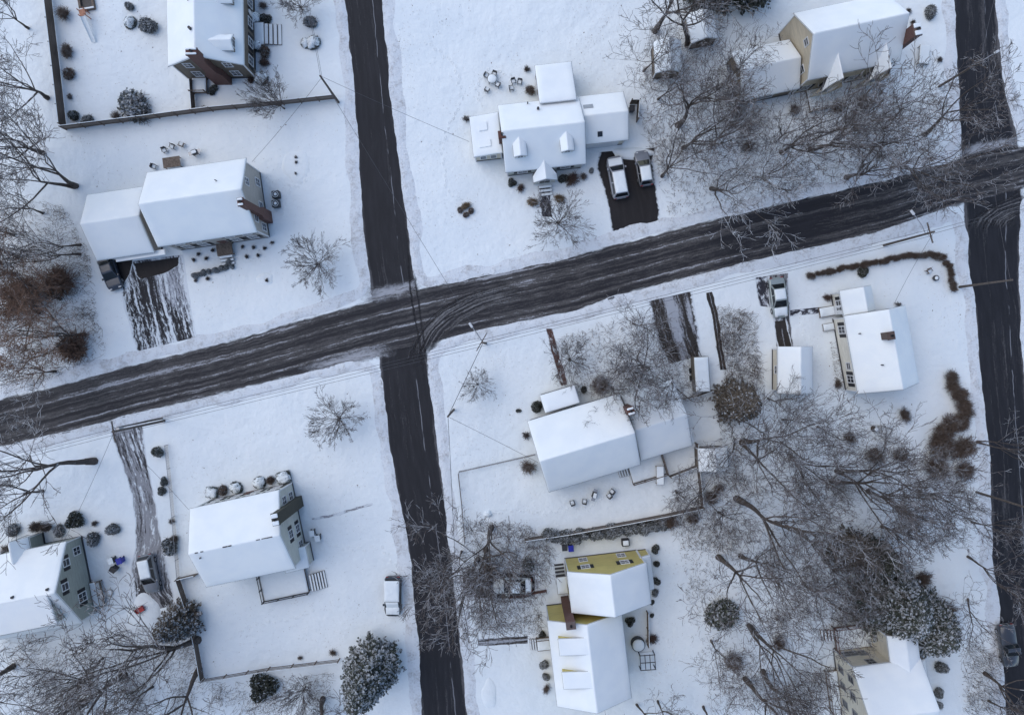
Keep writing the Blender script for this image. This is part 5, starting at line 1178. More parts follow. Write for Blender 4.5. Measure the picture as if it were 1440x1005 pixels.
# slide
x, y = at(117,20,1); o = thing('garden_slide', 'orange and white toy slide in the garden beside the dark fence', 'slide', (x, y, 0), R(-75))
m = MB(); m.box(-.5, .3, -.35, .35, 1.1, 1.18); m.build('platform', M['orange'], o)
m = MB(lambda p: p); m.face([(.3,-.3,1.15),(.3,.3,1.15),(3.0,.22,.12),(3.0,-.22,.12)]); m.face([(.3,-.3,1.15),(3.0,-.22,.12),(3.0,-.22,.25),(.3,-.3,1.4)]); m.face([(.3,.3,1.15),(.3,.3,1.4),(3.0,.22,.25),(3.0,.22,.12)]); m.build('chute', M['snow'], o)
for a in (-.45, .25):
    for b in (-.32, .32): m = MB(); m.box(a-.04, a+.04, b-.04, b+.04, 0, 1.6); m.build('post', M['orange'], o)
m = MB()
for k in range(4): m.tube((-.75+.06*k, -.28, .2+.25*k), (-.75+.06*k, .28, .2+.25*k), .03)
m.tube((-.8, -.3, 0), (-.5, -.3, 1.1), .03); m.tube((-.8, .3, 0), (-.5, .3, 1.1), .03); m.build('ladder', M['orange'], o)
x, y = at(123,5); o = thing('fire_pit', 'brown square fire pit at the top left corner', 'fire pit', (x, y, 0), R(10)); m = MB()
for a, b, c, d in ((-.9,.9,-.9,-.65),(-.9,.9,.65,.9),(-.9,-.65,-.649,.649),(.65,.9,-.649,.649)): m.box(a, b, c, d, 0, .4)
m.build('stone_ring', M['wood'], o); m = MB(); m.box(-.64,.64,-.64,.64,.0,.12); m.build('ash_bed', M['dark'], o); 
for q in (.68, -.87): m = MB(); m.bbox(-.85,.85,q,q+.19,.402,.47,.03); m.build('snow_cap', M['snow'], o)
# snow-covered box near top right, spa, pergola, red toy, pots
table(1300,77,1.25,2.2,'long snow-covered box table beside the tan house and road',-5,'wood',True,.6)
x, y = at(898,907,.9); o = thing('hot_tub', 'oval snow-capped tub behind the yellow house', 'hot tub', (x, y, 0), 0); m = MB(); m.lathe([(.75, 0), (.8, .1), (.8, .8), (.74, .85)], 24); m.build('shell', M['dark'], o); m = MB(); m.lathe([(.72, .852), (.66, .97), (.3, 1.02), (.02, 1.03)], 20, jit=.02, rng=random.Random(1)); m.build('snow_cover', M['snow'], o, smooth=True)
x, y = at(911,931,1.2); o = thing('garden_trellis', 'square grid frame on the snow behind the yellow house', 'trellis', (x, y, 0), R(4)); m = MB()
for k in range(4): a = -.85+k*.5667; m.box(a-.04, a+.04, -.9, .9, 1.15, 1.20)
m.build('slat', M['dark'], o); m = MB()
for k in range(3): a = -.85+k*.85; m.box(-.9, .9, a-.04, a+.04, 1.201, 1.25)
m.build('rail', M['dark'], o); m = MB(); m.bbox(-.8,.8,-.8,.8,0,.14,.07); m.build('snow_bed', M['snow'], o)
for a in (-.85, .85):
    for b in (-.85, .85): m = MB(); m.box(a-.05, a+.05, b-.05, b+.05, 0, 1.149); m.build('post', M['dark'], o)
x, y = at(198,856,.4); o = thing('toy_wagon', 'small red toy wagon on the round snow mound', 'toy wagon', (x, y, .33), R(30)); o.scale = (1.15, 1.15, 1.15); m = MB(); m.box(-.45,.45,-.25,.25,.2,.24); m.box(-.45,.45,-.25,-.22,.241,.45); m.box(-.45,.45,.22,.25,.241,.45); m.box(-.45,-.42,-.219,.219,.241,.45); m.box(.42,.45,-.219,.219,.241,.45); m.build('tray', M['red'], o)
m = MB(); m.tube((.45,0,.25),(1.0,0,.7),.02); m.build('handle', M['dark'], o)
for a in (-.3,.3):
    for b in (-.27,.27): m = MB(); m.tube((a,b-.03,.12),(a,b+.03,.12),.12,n=12); m.build('wheel', M['rubber'], o)
x, y = at(194,824); 
def mound(px, py, rx, ry, hgt, label, seed):
    rg = np.random.default_rng(seed); x, y = at(px, py); nu, nv = 8, 36; V = []; ph = rg.uniform(0, 6, 4)
    for i in range(nu+1):
        for j in range(nv):
            a = 2*pi*j/nv; f = i/nu; q = f*(1+.07*sin(3*a+ph[0])+.05*sin(5*a+ph[1])); V.append((x+cos(a)*rx*q/PPM, y+sin(a)*ry*q/PPM, hgt*(1-f**3)*(1+rg.uniform(-.06, .06))+(-.03 if i == nu else 0.02)))
    F = [(i*nv+j, (i+1)*nv+j, (i+1)*nv+(j+1)%nv, i*nv+(j+1)%nv) for i in range(nu) for j in range(nv)]
    tag(link('snow_mound', arr_mesh('snow_mound', V, F, M['snow'], smooth=True)), label, None, None, 'structure')
mound(203,862,24,27,.35,'round snow mound holding the red toy',1); mound(168,842,22,22,.22,'lower snow mound beside the round one',2); mound(890,216,30,9,.35,'heap of ploughed snow behind the two silver cars',3)
mound(416,233,20,24,.10,'slightly raised round bed beside the grey-sided house',4); mound(373,392,12,9,.14,'small hump on the lawn below the grey-sided house',5); mound(686,722,6,5,.5,'snowed-over stump in the middle garden',6); mound(688,975,11,22,.14,'low hump beside the black road at the bottom',7)
x, y = at(154,833,.4); o = thing('planter_tub', 'round grey tub on the snow before the grey-green deck', 'planter', (x, y, 0), 0); m = MB(); m.lathe([(.32,0),(.42,.5),(.38,.5),(.35,.38)], 18); m.build('pot', M['concrete'], o); m = MB(); m.lathe([(.35,.385),(.2,.46),(.02,.48)], 14); m.build('snow_cap', M['snow'], o)
patio_chair(1307,381,'garden chair inside the curve of the brown hedge',40,mat='wood'); 
x, y = at(1316,391,.3); o = thing('garden_urn', 'dark round urn beside the chair inside the hedge curve', 'urn', (x, y, 0), 0); m = MB(); m.lathe([(.18,0),(.34,.2),(.34,.42),(.22,.5)], 16); m.build('body', M['dark'], o); m = MB(); m.lathe([(.22,.501),(.1,.58),(.02,.59)], 12); m.build('snow_cap', M['snow'], o)
x, y = at(880,763,.7); o = thing('ac_unit', 'boxed air conditioner with snow top against the yellow gable', 'air conditioner', (x, y, 0), R(5)); m = MB(); m.bbox(-.45,.45,-.4,.4,0,.75,.05); m.build('casing', M['dark'], o); m = MB(); m.bbox(-.33,.33,-.28,.28,.752,.88,.05); m.build('snow_cap', M['snow'], o)
x, y = at(1230,603,.3); o = thing('tree_stump', 'short dark stump at the lawn edge below the cream house', 'stump', (x, y, 0), R(0)); m = MB(); m.lathe([(.34,0),(.25,.3),(.24,.7)], 12, jit=.08, rng=random.Random(2)); m.build('wood', M['bark'], o); m = MB(); m.lathe([(.2,.702),(.1,.76),(.02,.77)], 10); m.build('snow_cap', M['snow'], o)

# trodden prints: small rims of pushed-up snow
def footprints(pts, label, seed):
    P = resample([at(*p) for p in pts], max(4, int(np.hypot(*np.diff(np.array([at(*p) for p in pts]), axis=0).T).sum()/.62))); rg = np.random.default_rng(seed)
    T = np.gradient(P, axis=0); T /= np.linalg.norm(T, axis=1, keepdims=True); V = []; F = []; n = 10
    for i, (p, t) in enumerate(zip(P, T)):
        q = p+np.array([-t[1], t[0]])*(.13 if i % 2 else -.13)+rg.normal(0, .06, 2); b = len(V); a0 = atan2(t[1], t[0])+rg.normal(0, .2); sc = rg.uniform(.85, 1.25)
        for r, z in ((.55, .006), (.95, .06), (1.35, -.01)):
            for k in range(n):
                a = 2*pi*k/n; x, y = cos(a)*.20*r*sc, sin(a)*.11*r*sc; V.append((q[0]+x*cos(a0)-y*sin(a0), q[1]+x*sin(a0)+y*cos(a0), z*rg.uniform(.7, 1.3)))
        for g_ in range(2):
            for k in range(n): F.append((b+g_*n+k, b+(g_+1)*n+k, b+(g_+1)*n+(k+1) % n, b+g_*n+(k+1) % n))
    tag(link('footprints', arr_mesh('footprints', V, F, M['snow'], smooth=True)), label, None, None, 'stuff')
footprints([(396,300),(410,262),(404,226),(420,210),(436,228),(428,256),(408,262)], 'footprints round the bed beside the grey-sided house', 1)
footprints([(452,760),(478,770),(505,772),(536,768),(560,800),(556,815)], 'footprints from the pale green house to the snow-buried wagon', 2)
footprints([(846,700),(826,716),(800,712),(770,722),(720,716),(688,724)], 'footprints behind the middle house', 3)
footprints([(676,148),(668,120),(690,98),(716,104),(728,128)], 'footprints round the table set behind the portico house', 4)
footprints([(140,830),(160,815),(185,822),(200,835)], 'footprints from the grey-green deck to the wagon', 5)
footprints([(905,900),(930,890),(950,920),(930,950),(905,945)], 'footprints round the tub behind the yellow house', 6)
footprints([(440,860),(400,872),(350,880),(320,900)], 'footprints over the white lawn above the three-rail fence', 7)
footprints([(1128,440),(1130,470),(1150,490),(1152,540)], 'footprints between garage and cream house', 8)
footprints([(600,60),(640,90),(650,140),(620,200),(630,270),(650,280)], 'footprints crossing the upper middle lawn', 9)
# ------------------------------------------------------------------ trees
def bare_tree(seed, Hh=12., spread=.9, trunk_r=.25, fork=.28, limbs=5, kids=(6,6,4), up=.35, twig_r=.021, double=False, droop=0.0, lean=.25, even=None, wk=.8, amax=1.05):
    rg = np.random.default_rng(seed); T = []; C = []
    def nrm(v): return v/np.linalg.norm(v)
    def grow(p, d, L, r, lev, segs, bag, wob, upb):
        pts = [p]; rad = [r]; dd = d
        for i in range(segs):
            dd = nrm(dd+rg.normal(0, wob, 3)+np.array([0, 0, upb])); p = p+dd*L/segs; pts.append(p); rad.append(r*(1-.62*(i+1)/segs))
        for i in range(segs): bag.append((pts[i], pts[i+1], rad[i], rad[i+1]))
        return pts, rad, dd
    def branch(p, d, L, r, lev):
        bag = T if lev == 0 else C
        pts, rad, dd = grow(p, d, L, r, lev, (6, 5, 4, 3)[lev], bag, (.13, .17, .22, .3)[lev]*wk, (up*.30, up*.22, up*.15, .05-droop)[lev])
        if lev >= len(kids): return
        n = max(2, int(kids[lev]*rg.uniform(.75, 1.25))); P = np.array(pts)
        for k in range(n):
            f = rg.uniform(.22, 1.0) if k else 1.0; x = f*(len(P)-1); i = min(int(x), len(P)-2); q = lerp(P[i], P[i+1], x-i); base = nrm(P[i+1]-P[i])
            side = rg.normal(size=3); side -= base*side.dot(base); side = nrm(side); ang = rg.uniform(.42*amax, amax)
            nd = nrm(base*cos(ang)+side*sin(ang)+np.array([0, 0, .12])); rr = max(lerp(rad[i], rad[i+1], x-i)*rg.uniform(.5, .75), twig_r)
            branch(q, nd, L*rg.uniform(.42, .68)*(1.1-.45*f), rr, lev+1)
    base = np.zeros(3)
    stems = [(nrm(np.array([rg.normal(0, lean*.4), rg.normal(0, lean*.4), 1])), 1.0)] if not double else [(nrm(np.array([.16, .05, 1])), 1.), (nrm(np.array([-.14, -.10, 1])), .85)]
    for sd, sc in stems:
        pts, rad, dd = grow(base+np.array([sd[0], sd[1], 0])*.5*(double), sd, Hh*fork*(1.35 if double else 1), trunk_r*sc, 0, 5, T, .05, .1)
        T[0:0] = [(base+np.array([sd[0], sd[1], 0])*.5*double-np.array([0, 0, .1]), pts[1], trunk_r*1.2*sc, trunk_r*sc)]
        top = pts[-1]; a0 = rg.uniform(0, 6.28); nl = limbs if not double else max(3, limbs-1)
        for k in range(nl):
            a = a0+2*pi*k/nl+rg.normal(0, .3 if not even else .12); el = rg.uniform(.35, 1.0)*spread if k else .15
            if even: el = even*rg.uniform(.75, 1.1) if k % 3 else even*.45
            d = nrm(np.array([cos(a)*sin(el), sin(a)*sin(el), cos(el)])+sd*.3)
            j = -1 if k < 3 else -2; branch(pts[j], d, Hh*(1-fork)*(rg.uniform(.75, 1.02) if not even else rg.uniform(.62, .74)), rad[j]*rg.uniform(.66, .92), 0)
    out = []
    for bag, mat, k0, nm in ((T, M['bark'], 7, 'trunk'), (C, M['twig'], 3, 'crown')):
        P0, P1, A, B = zip(*bag); A = np.maximum(np.array(A), twig_r); B = np.maximum(np.array(B), twig_r*.7)
        V, F = tubes(P0, P1, A, B, k0); V[:, 2] = np.maximum(V[:, 2], -.1); out.append((nm, arr_mesh(nm, V, F, mat, smooth=(nm == 'trunk'))))
    return out
TV = {}
for s in range(4): TV['oak', s] = bare_tree(200+s, 12, 1.12, .25, .24, 6, (7,6,5))
for s in range(3): TV['tall', s] = bare_tree(210+s, 14, .75, .26, .40, 5, (6,6,5), up=.42)
for s in range(2): TV['fork', s] = bare_tree(220+s, 13, .95, .24, .24, 5, (6,6,5), double=True)
for s in range(3): TV['small', s] = bare_tree(230+s, 5, 1.15, .085, .14, 13, (8,6,4), up=.08, twig_r=.0125, even=1.1, lean=.03, wk=.35, amax=.68)
for s in range(2): TV['thin', s] = bare_tree(240+s, 9, .85, .11, .3, 5, (6,5,4), twig_r=.015)
def swap(meshes, mat):
    r = []
    for nm, me in meshes:
        m2 = me.copy()
        if nm == 'crown': m2.materials[0] = M[mat]
        r.append((nm, m2))
    return r
TV['snag', 0] = swap(TV['oak', 1], 'twigsnow'); TV['snag', 1] = swap(TV['fork', 1], 'twigsnow'); TV['brown', 2] = swap(bare_tree(250, 12, 1.2, .22, .22, 7, (7,7,6)), 'twigrust'); TV['brown', 0] = swap(TV['oak', 2], 'twigrust'); TV['brown', 1] = swap(TV['oak', 0], 'twigrust')
HN = dict(oak=12, tall=14, fork=13, small=5, thin=9, snag=12, brown=12)
GT = {'small': 'small ornamental trees'}
def tree(kind, px, py, hgt, label, rot=None, tilt=(0, 0), wide=1.0, seed=None):
    n = sum(1 for k in TV if k[0] == kind); s = (seed if seed is not None else int(px*3+py)) % n; x, y = at(px, py)
    o = thing('bare_tree', label, 'tree', (x, y, 0), 0, GT.get(kind, 'bare deciduous trees')); sc = hgt/HN[kind]; wide *= 1.0 if kind == 'small' else 1.28; sc *= 1.0 if kind == 'small' else 1.08; o.scale = (sc*wide, sc*wide, sc)
    # tilt = (degrees towards photo right, degrees towards photo top)
    o.rotation_mode = 'XYZ'
    import mathutils
    q = mathutils.Matrix.Rotation(R(tilt[0]), 4, 'Y') @ mathutils.Matrix.Rotation(R(-tilt[1]), 4, 'X') @ mathutils.Matrix.Rotation(R(rot) if rot is not None else (px*5+py*11) % 6.28, 4, 'Z')
    o.rotation_euler = q.to_euler()
    for nm, me in TV[kind, s]: link(nm, me, o)
    return o
for a in [
 ('oak',67,138,9,'bare tree with wide dark limbs left of the dark fence'),('thin',40,40,9,'thin bare tree at the top left corner'),
 ('fork',106,262,13,'thick twin-trunked tree behind the grey-sided garage',0,(-6,0),.9),('oak',60,215,10,'fine bare tree above the twin-trunked one',None,(-5,0)),
 ('thin',113,344,9,'slim tree whose trunk reaches left, nearest the garage corner',None,(-22,0)),('thin',112,357,9,'second slim tree just below the first at the garage corner',None,(-25,4)),
 ('brown',119,470,10,'brown-crowned tree above the main road at the left',None,(-20,3),.9),('snag',78,522,7,'pale-branched tree overhanging the main road at the left',None,(-8,-8),.8),('thin',20,330,9,'thin tree in the left edge thicket'),('brown',55,440,8,'brown twiggy tree over the left thicket',None,(0,0),1.0,2),('brown',20,385,9,'rust-brown tree crown at the left photo edge',None,(0,0),1.0,2),('brown',85,420,7,'brown dense crown between thicket and grey garage drive',None,(-6,0),1.0,2),('thin',60,300,8,'slender tree between the twin trunk and the garage'),
 ('tall',133,648,14,'leaning tree with thick bark trunk below the main road',None,(-14,2),1.1),('oak',60,690,8,'twiggy crown below the thick leaning trunk',None,(-5,-5),.8),
 ('oak',278,899,15,'huge tree by the fence corner, trunk sweeping over the lower left woods',None,(-24,6),1.0,0),('tall',280,940,13,'dark trunk just below the fence corner',None,(-8,-6)),('tall',19,936,12,'thick stub trunk at the lower left edge',None,(-6,-2)),('oak',175,948,13,'leaning tree in the middle of the lower left woods',None,(-18,0),1.0,1),('fork',120,985,12,'twin stem tree on the bottom photo edge',None,(-10,0)),('thin',145,925,8,'thin snowy tree beside the grey-green house garden'),('thin',215,965,9,'thin tree beside the huge sweeping trunk',None,(-6,0)),('snag',130,950,8,'pale snowy tree among the lower left woods',None,(-6,0),.8),
 ('tall',454,982,12,'thick trunk at the bottom photo edge beside the big spruce',None,(-4,0)),('small',430,965,5,'small grey tree below the three-rail fence'),('small',455,1000,5,'tiny grey tree at the bottom edge beside the thick trunk'),
 ('small',479,588,5.2,'small round tree alone on the white lawn',None,(-3,0),1.2),('small',449,372,5.0,'bushy snow-laced tree between the grey-sided house and side road',None,(0,0),1.35),('small',784,316,5.2,'wide ornamental tree before the white portico',None,(0,0),1.3),('small',672,540,3.8,'dark little tree beside the plain end-on pole',None,(0,0),1.05),('small',400,153,6.5,'small leaning tree on the long grey fence',None,(-16,4),.8),('small',425,14,4.5,'pink-grey little tree above the speckled road bush',None,(0,0),1.1),
 ('oak',905,516,9.5,'spreading snowy tree over the roof of the middle house',20,(-8,2),1.0),('small',800,505,5,'low twiggy tree beside the red brick path',None,(0,0),1.1),('oak',880,512,8,'second snowy tree spreading over the middle house roof',120,(-6,-8),.9),('oak',860,545,7,'twiggy tree leaning over the middle roof',None,(-4,-12),.7),('oak',945,540,9,'tree by the trailer spreading over the side wing',None,(-14,2),.75),('thin',890,455,7,'thin tree beside the brown streaked driveway'),
 ('oak',1140,210,12,'twin-limbed tree reaching toward the right road from the tan house woods',0,(16,2),1.0,2),('snag',1001,266,10,'pale-branched tree drooping over the main road',130,(5,-16),.85),('oak',931,248,11,'tree beside the small silver hatchback',200,(10,6),.62),('tall',953,176,13,'thick slanting trunk beside the brown shed',None,(3,2)),('oak',961,208,11,'tree with limb reaching right behind the hatchback',None,(10,0),.8),('tall',967,64,13,'dark trunk between the two garden sheds',None,(-2,4)),('tall',921,44,13,'thick trunk above the brown shed',None,(4,2)),('oak',1060,250,9,'bare tree above the main road in the tan house woods',None,(4,0),.8),('thin',1090,200,8,'thin tree in the middle of the tan house woods'),('oak',1180,190,8,'low tree under the peaked gables',None,(5,4),.8),('thin',985,140,9,'slender tree left of the garage wing'),('thin',1255,170,8,'thin tree near the right road above the main road'),('oak',1000,205,9,'grey-twigged tree in the heart of the tan house woods',None,(2,2),.8),('thin',925,140,8,'thin tree beside the wooden bin screen'),('thin',1020,120,8,'slender tree against the garage gable'),('thin',905,100,8,'slender tree left of the brown shed'),('oak',1265,235,11,'broad tree hanging over the main road near the right road',None,(2,-6),.9),('oak',1190,250,11,'broad tree on the main road bank below the peaked gables',None,(2,-4),.9),('oak',1100,215,12,'large grey tree in the middle of the tan house front woods',None,(4,2),.9),('tall',1300,190,11,'tall light tree between the tan house and the right road',None,(4,0),.9),
 ('fork',1043,621,14,'twin trunk tree below the dark pine',40,(8,-4),.9),('thin',1034,618,9,'thin trunk slanting toward the little shed',None,(-22,-14)),('tall',1036,701,16,'longest thick trunk crossing the middle of the right woods',70,(12,-6),.9),('fork',1177,661,13,'twin-trunk tree below the cream house lawn',10,(14,-2),.85),('tall',1169,676,13,'dark trunk beside the twin-trunk tree below the lawn',None,(16,-6),.8),('oak',1119,745,12,'branching trunk left of the dark conifers',None,(14,-6),.8),('tall',1010,783,14,'straight long trunk beside the yellow house lawn',None,(4,-4),.9),('tall',1041,781,13,'thinner trunk right of the straight long trunk',None,(8,-6),.8),('fork',1054,879,13,'cluster of slanting stems below the mottled evergreen',None,(6,-8),.9),('tall',1048,954,12,'slanting trunk near the bottom of the right woods',None,(6,-4)),('tall',1073,944,13,'thick dark trunk running to the bottom edge',None,(3,-8)),('thin',989,993,9,'stub trunk on the bottom edge below the yellow lawn'),('thin',895,990,8,'bare stem at the bottom beside the yellow wing'),('thin',925,985,8,'second bare stem at the bottom below the trellis'),
 ('oak',1110,640,10,'twiggy tree in the upper right woods',None,(4,0),.85),('oak',1220,690,10,'tree with fine crown near the brown bushes',None,(8,0),.85),('oak',1290,690,9,'fine-twigged tree left of the tilted brown pole',None,(6,0),.9),('oak',1130,820,10,'bare tree above the deck of the cream pine house',None,(0,-4),.8),('snag',1090,735,9,'white-branched tree beside the longest trunk',None,(2,4),.75),('thin',1080,560,8,'small tree beside the detached garage'),('thin',1100,590,8,'slim tree below the detached garage'),('oak',985,690,8,'bushy tree over the fence below the back deck',None,(-18,2),.75),('thin',1010,720,8,'thin tree below the shed fence'),('thin',1150,600,8,'light tree at the lawn edge below the garage'),('thin',1000,900,8,'thin tree below the mottled evergreen bush'),('oak',1240,740,9,'tree above the dark conifers',None,(4,0),.8),('oak',950,690,6,'low dense tree between deck and hedge',None,(-6,4),.8),
 ('thin',1367,734,8,'thin tree leaning over the right road below the brown pole',None,(14,-6)),('thin',1361,782,9,'dark forked tree leaning over the right road',None,(16,-2)),('oak',1385,946,10,'twin branch tree overhanging the road near the pickup',None,(12,-4),.8),('snag',1374,621,7,'pale twiggy tree over the right road beside the shrubs',None,(22,0),.65),('thin',1361,842,8,'tree leaning away from the right road above the pine',None,(-28,-6)),('thin',1390,985,8,'thin tree at the lower right corner',None,(8,-4)),
 ('tall',691,741,12,'dark trunk below the wire fence in the middle',None,(0,-4),1.0),('oak',683,772,11,'snow-laced tree beside the black road near the yellow house',None,(-4,-6),.95),('oak',672,786,11,'bare tree whose limbs overhang the black side road',None,(-14,-8),.9),('thin',649,775,8,'thin roadside tree by the wire fence end',None,(-2,-6)),
]:
    tree(a[0], a[1], a[2], a[3], a[4], *(a[5:]))

# conifers
def conifer(seed, Hh, r, n, mats, frost, size=.22, base=.06, pw=1.0, droop=.35, dens=26):
    rg = np.random.default_rng(seed); V = []; mi = []; bt = []
    for i in range(n):
        f = rg.uniform(0, 1)**.85; z = Hh*(base+(1-base)*f); L = r*((1-f)**pw*.95+.05)*rg.uniform(.75, 1.1); a = rg.uniform(0, 2*pi)
        d = np.array([cos(a), sin(a), .25-droop*rg.uniform(.5, 1.2)]); p0 = np.array([0, 0, z]); p1 = p0+d*L; p1[2] = max(.1, p1[2]); bt.append((p0, p1, .035, .012))
        side = np.array([-sin(a), cos(a), 0]); m = max(6, int(dens*L/r)+5)
        t = rg.uniform(.15, 1, m); s = rg.choice([-1, 1], m); w = (1-t)*.42*L+.10
        c = p0+(p1-p0)*t[:, None]; q = (p1-p0)/np.linalg.norm(p1-p0)
        tip = c+side*(s*w*rg.uniform(.6, 1, m))[:, None]+q*(w*.8)[:, None]+rg.normal(0, .05, (m, 3))+np.array([0, 0, -.06])
        h = np.cross(tip-c, [0, 0, 1]); h /= np.maximum(np.linalg.norm(h, axis=1, keepdims=True), 1e-6)
        h = h+rg.normal(0, .35, (m, 3)); wd = size*rg.uniform(.28, .5, (m, 1))
        V.append(np.stack([c-h*wd*.5, lerp(c, tip, .6)-h*wd, tip, lerp(c, tip, .6)+h*wd], 1).reshape(-1, 3)); mi.append((rg.uniform(size=m) < frost*(.45+.8*t)).astype(int))
    V = np.concatenate(V); V[:, 2] = np.maximum(V[:, 2], .02); F = np.arange(len(V)).reshape(-1, 4)
    cr = arr_mesh('crown', V, F, mats, np.concatenate(mi)); P0, P1, A, B = zip(*bt); P0 = list(P0)+[np.zeros(3)]; P1 = list(P1)+[np.array([0, 0, Hh])]; A = list(A)+[.2]; B = list(B)+[.03]
    v, f = tubes(P0, P1, A, B, 5); return [('crown', cr), ('trunk', arr_mesh('trunk', v, f, M['bark']))]
def evergreen(meshes, px, py, label, rot=0, tilt=(0,0)):
    x, y = at(px, py); o = thing('conifer_tree', label, 'tree', (x, y, 0), R(rot), 'evergreen trees'); o.rotation_euler = (R(-tilt[1]), R(tilt[0]), R(rot))
    for nm, me in meshes: link(nm, me, o)
evergreen(conifer(301, 13.5, 3.5, 620, [M['needle'], M['frost']], .42, .30, pw=.55), 529, 922, 'big frosted spruce beside the black side road at the bottom')
evergreen(conifer(302, 6.5, 2.6, 380, [M['needle_brown'], M['frost']], .30, .22, pw=.6), 262, 866, 'frosty brown pine beside the round snow mound', 0, (-4, 0))
evergreen(conifer(303, 8.5, 2.9, 420, [M['needle_brown'], M['frost']], .10, .22, pw=.6), 1029, 563, 'dark brown-green pine beside the trailer and mulch strip')
evergreen(conifer(304, 9.0, 5.0, 620, [M['needle'], M['frost']], .38, .27, pw=.6, dens=32), 1240, 842, 'big snowy pine over the cream house with the red deck')
evergreen(conifer(305, 8.0, 4.2, 520, [M['needle'], M['frost']], .38, .27, pw=.6, dens=32), 1285, 868, 'second snowy pine merged with the big one beside the russet bush')
evergreen(conifer(306, 8.0, 3.0, 420, [M['needle_brown'], M['frost']], .10, .22, pw=.6), 1185, 768, 'dark brown conifer in the middle of the right woods')
evergreen(conifer(307, 7.5, 2.6, 380, [M['needle_dark'], M['frost']], .12, .22, pw=.7), 1222, 776, 'small dark conifer beside the snowy pine')
evergreen(conifer(308, 12, 3.6, 520, [M['needle_dark'], M['frost']], .08, .26, pw=.7), 992, -8, 'dark conifer on the top edge above the sheds')
evergreen(conifer(309, 11, 3.2, 480, [M['needle_dark'], M['frost']], .08, .26, pw=.7), 1050, -6, 'dark conifer on the top edge left of the tan house')

# ------------------------------------------------------------------ undergrowth nobody could count
def inside(p, poly):
    x, y = p; c = False; j = len(poly)-1
    for i in range(len(poly)):
        if (poly[i][1] > y) != (poly[j][1] > y) and x < (poly[j][0]-poly[i][0])*(y-poly[i][1])/(poly[j][1]-poly[i][1])+poly[i][0]: c = not c
        j = i
    return c
def undergrowth(label, poly, n, seed, mats=('twig', 'twigbrown'), hh=(.3, 1.4), leaf=.10):
    rg = np.random.default_rng(seed); P0 = []; P1 = []; A = []; B = []; xs = [p[0] for p in poly]; ys = [p[1] for p in poly]; cnt = 0; cl = [(rg.uniform(min(xs), max(xs)), rg.uniform(min(ys), max(ys)), rg.uniform(8, 22)) for _ in range(60)]
    LV = []
    while cnt < n:
        if rg.uniform() < .7: c = cl[rg.integers(60)]; px, py = rg.normal(c[0], c[2]), rg.normal(c[1], c[2])
        else: px, py = rg.uniform(min(xs), max(xs)), rg.uniform(min(ys), max(ys))
        if not inside((px, py), poly): continue
        x, y = at(px, py); h = rg.uniform(*hh); cnt += 1
        b = np.array([x, y, 0]); d = rg.normal(0, .5, 3); d[2] = 1; t = b+d*h*.6; t2 = t+np.array([*rg.normal(0, .35, 2), .4])*h*.6
        P0 += [b, t]; P1 += [t, t2]; A += [.016, .012]; B += [.012, .007]
        if rg.uniform() < leaf:
            q = b+np.array([*rg.normal(0, .25, 2), .012]); a = rg.uniform(0, 3.1); s = rg.uniform(.04, .12); c_, s_ = cos(a)*s, sin(a)*s
            LV += [q+[c_, s_, 0], q+[-s_*.5, c_*.5, .02], q+[-c_, -s_, 0], q+[s_*.5, -c_*.5, .02]]
    V, F = tubes(P0, P1, A, B, 3); k = len(V); nl = len(LV)//4
    mi = np.r_[np.where(rg.uniform(size=len(F)) < .5, 0, 1), np.full(nl, 2)]
    V = np.concatenate([V, np.array(LV).reshape(-1, 3)]); F = np.concatenate([F, k+np.arange(4*nl).reshape(-1, 4)])
    tag(link('undergrowth', arr_mesh('undergrowth', V, F, [M[mats[0]], M[mats[1]], M['leafbrown']], mi)), label, None, None, 'stuff')
undergrowth('dry brush on the snow of the tan house woods', [(905,40),(1010,60),(1030,150),(1130,160),(1330,140),(1335,215),(1130,270),(935,310),(925,240),(900,170)], 4200, 1)
undergrowth('dry brush on the snow of the right woods', [(1020,560),(1130,575),(1250,600),(1330,660),(1375,700),(1300,740),(1240,760),(1230,860),(1165,880),(1150,1005),(1000,1005),(970,900),(960,800),(940,700),(1000,690)], 8000, 2)
undergrowth('dry brush on the snow of the lower left woods', [(0,900),(100,890),(190,880),(270,905),(300,960),(470,945),(460,1005),(0,1005)], 3500, 3)
undergrowth('dry brush along the left photo edge', [(0,270),(90,290),(125,350),(140,450),(150,500),(60,535),(0,545)], 3200, 4)
undergrowth('dry brush round the white car beside the yellow house', [(650,730),(740,735),(780,770),(765,830),(760,890),(665,890),(645,800)], 3000, 5)
undergrowth('sparse twigs before the middle house', [(770,480),(900,440),(985,500),(960,545),(840,560),(780,545)], 1500, 6)
undergrowth('sparse brush between garage and mulch strip', [(1000,430),(1060,440),(1075,560),(1020,540)], 1800, 7)
undergrowth('brush at the lower right road corner', [(1360,900),(1405,920),(1412,1005),(1350,1005)], 700, 8)
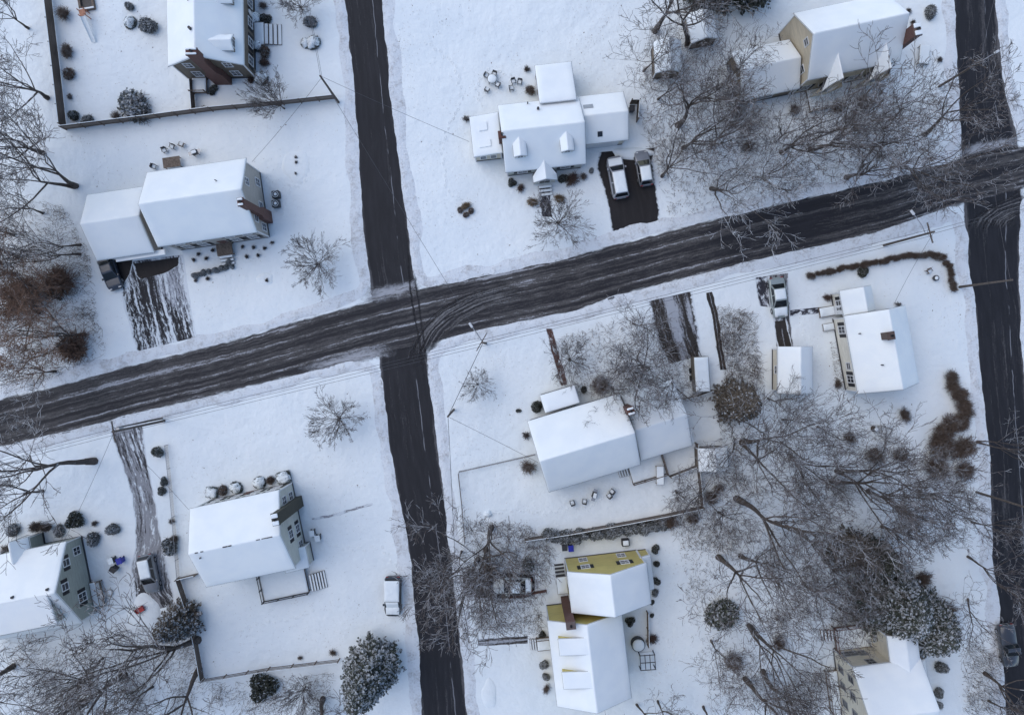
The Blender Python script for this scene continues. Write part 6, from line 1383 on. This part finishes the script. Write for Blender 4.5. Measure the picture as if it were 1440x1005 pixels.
for k_, (lb, pl, n_) in enumerate([('grass tips through the snow of the upper left gardens', [(95,0),(235,0),(260,150),(95,170)], 900), ('grass tips through the lawn round the grey-sided house', [(100,190),(495,150),(515,395),(280,465),(130,500),(130,300)], 2200), ('grass tips through the upper middle lawn', [(550,0),(890,0),(890,120),(655,140),(655,240),(740,360),(590,385)], 3200), ('grass tips through the white lawn of the olive chimney house', [(240,600),(525,525),(580,900),(480,920),(290,940),(250,800)], 3000), ('grass tips through the middle garden', [(615,500),(770,450),(740,600),(760,740),(650,740)], 1500), ('grass tips through the cream house lawn', [(1120,400),(1350,320),(1375,540),(1290,620),(1120,560)], 1500), ('grass tips through the lawn beside the yellow house', [(890,770),(1000,760),(960,860),(1000,980),(900,985)], 900)]):
    undergrowth(lb, pl, n_//3, 30+k_, ('straw', 'straw'), (.04, .12), .02)
undergrowth('dry stalks in bed by the cream wall', [(1166,480),(1176,480),(1188,548),(1176,550)], 160, 9, hh=(.15, .5))

# ------------------------------------------------------------------ light, sky, camera
W_ = bpy.data.worlds.new('World'); SC.world = W_; W_.use_nodes = True; nt = W_.node_tree; bg = nt.nodes['Background']
SUN_EL, SUN_AZ = 54.0, -64.0     # sun behind thin cloud towards the photo's upper left
sky = nt.nodes.new('ShaderNodeTexSky'); sky.sky_type = 'NISHITA'; sky.sun_disc = False; sky.sun_elevation = R(SUN_EL); sky.sun_rotation = R(SUN_AZ)
sky.air_density = 1.0; sky.dust_density = .7; sky.ozone_density = 1.0
nt.links.new(sky.outputs[0], bg.inputs[0]); bg.inputs[1].default_value = .13
sd = bpy.data.lights.new('sun', 'SUN'); sd.energy = .8; sd.angle = R(70); sd.color = (1, .90, .74)
so = bpy.data.objects.new('sun', sd); COL.objects.link(so)
import mathutils
v = mathutils.Vector((sin(R(SUN_AZ))*cos(R(SUN_EL)), cos(R(SUN_AZ))*cos(R(SUN_EL)), sin(R(SUN_EL))))
so.rotation_euler = v.to_track_quat('Z', 'Y').to_euler(); so.location = v*60
cd = bpy.data.cameras.new('camera'); co = bpy.data.objects.new('camera', cd); COL.objects.link(co); SC.camera = co
co.location = (0, 0, CAM_H); co.rotation_euler = (0, 0, 0)
cd.sensor_fit = 'HORIZONTAL'; cd.sensor_width = 36; cd.lens = PPM*CAM_H*36/1440; cd.shift_x = (720-NX)/1440; cd.shift_y = -(502.5-NY)/1440
cd.clip_start = .5; cd.clip_end = 5000
vs = SC.view_settings; vs.view_transform = 'Standard'; vs.look = 'None'; vs.gamma = 1; vs.exposure = 0.72
SC.cycles.max_bounces = 6; SC.cycles.diffuse_bounces = 3; SC.cycles.use_denoising = True
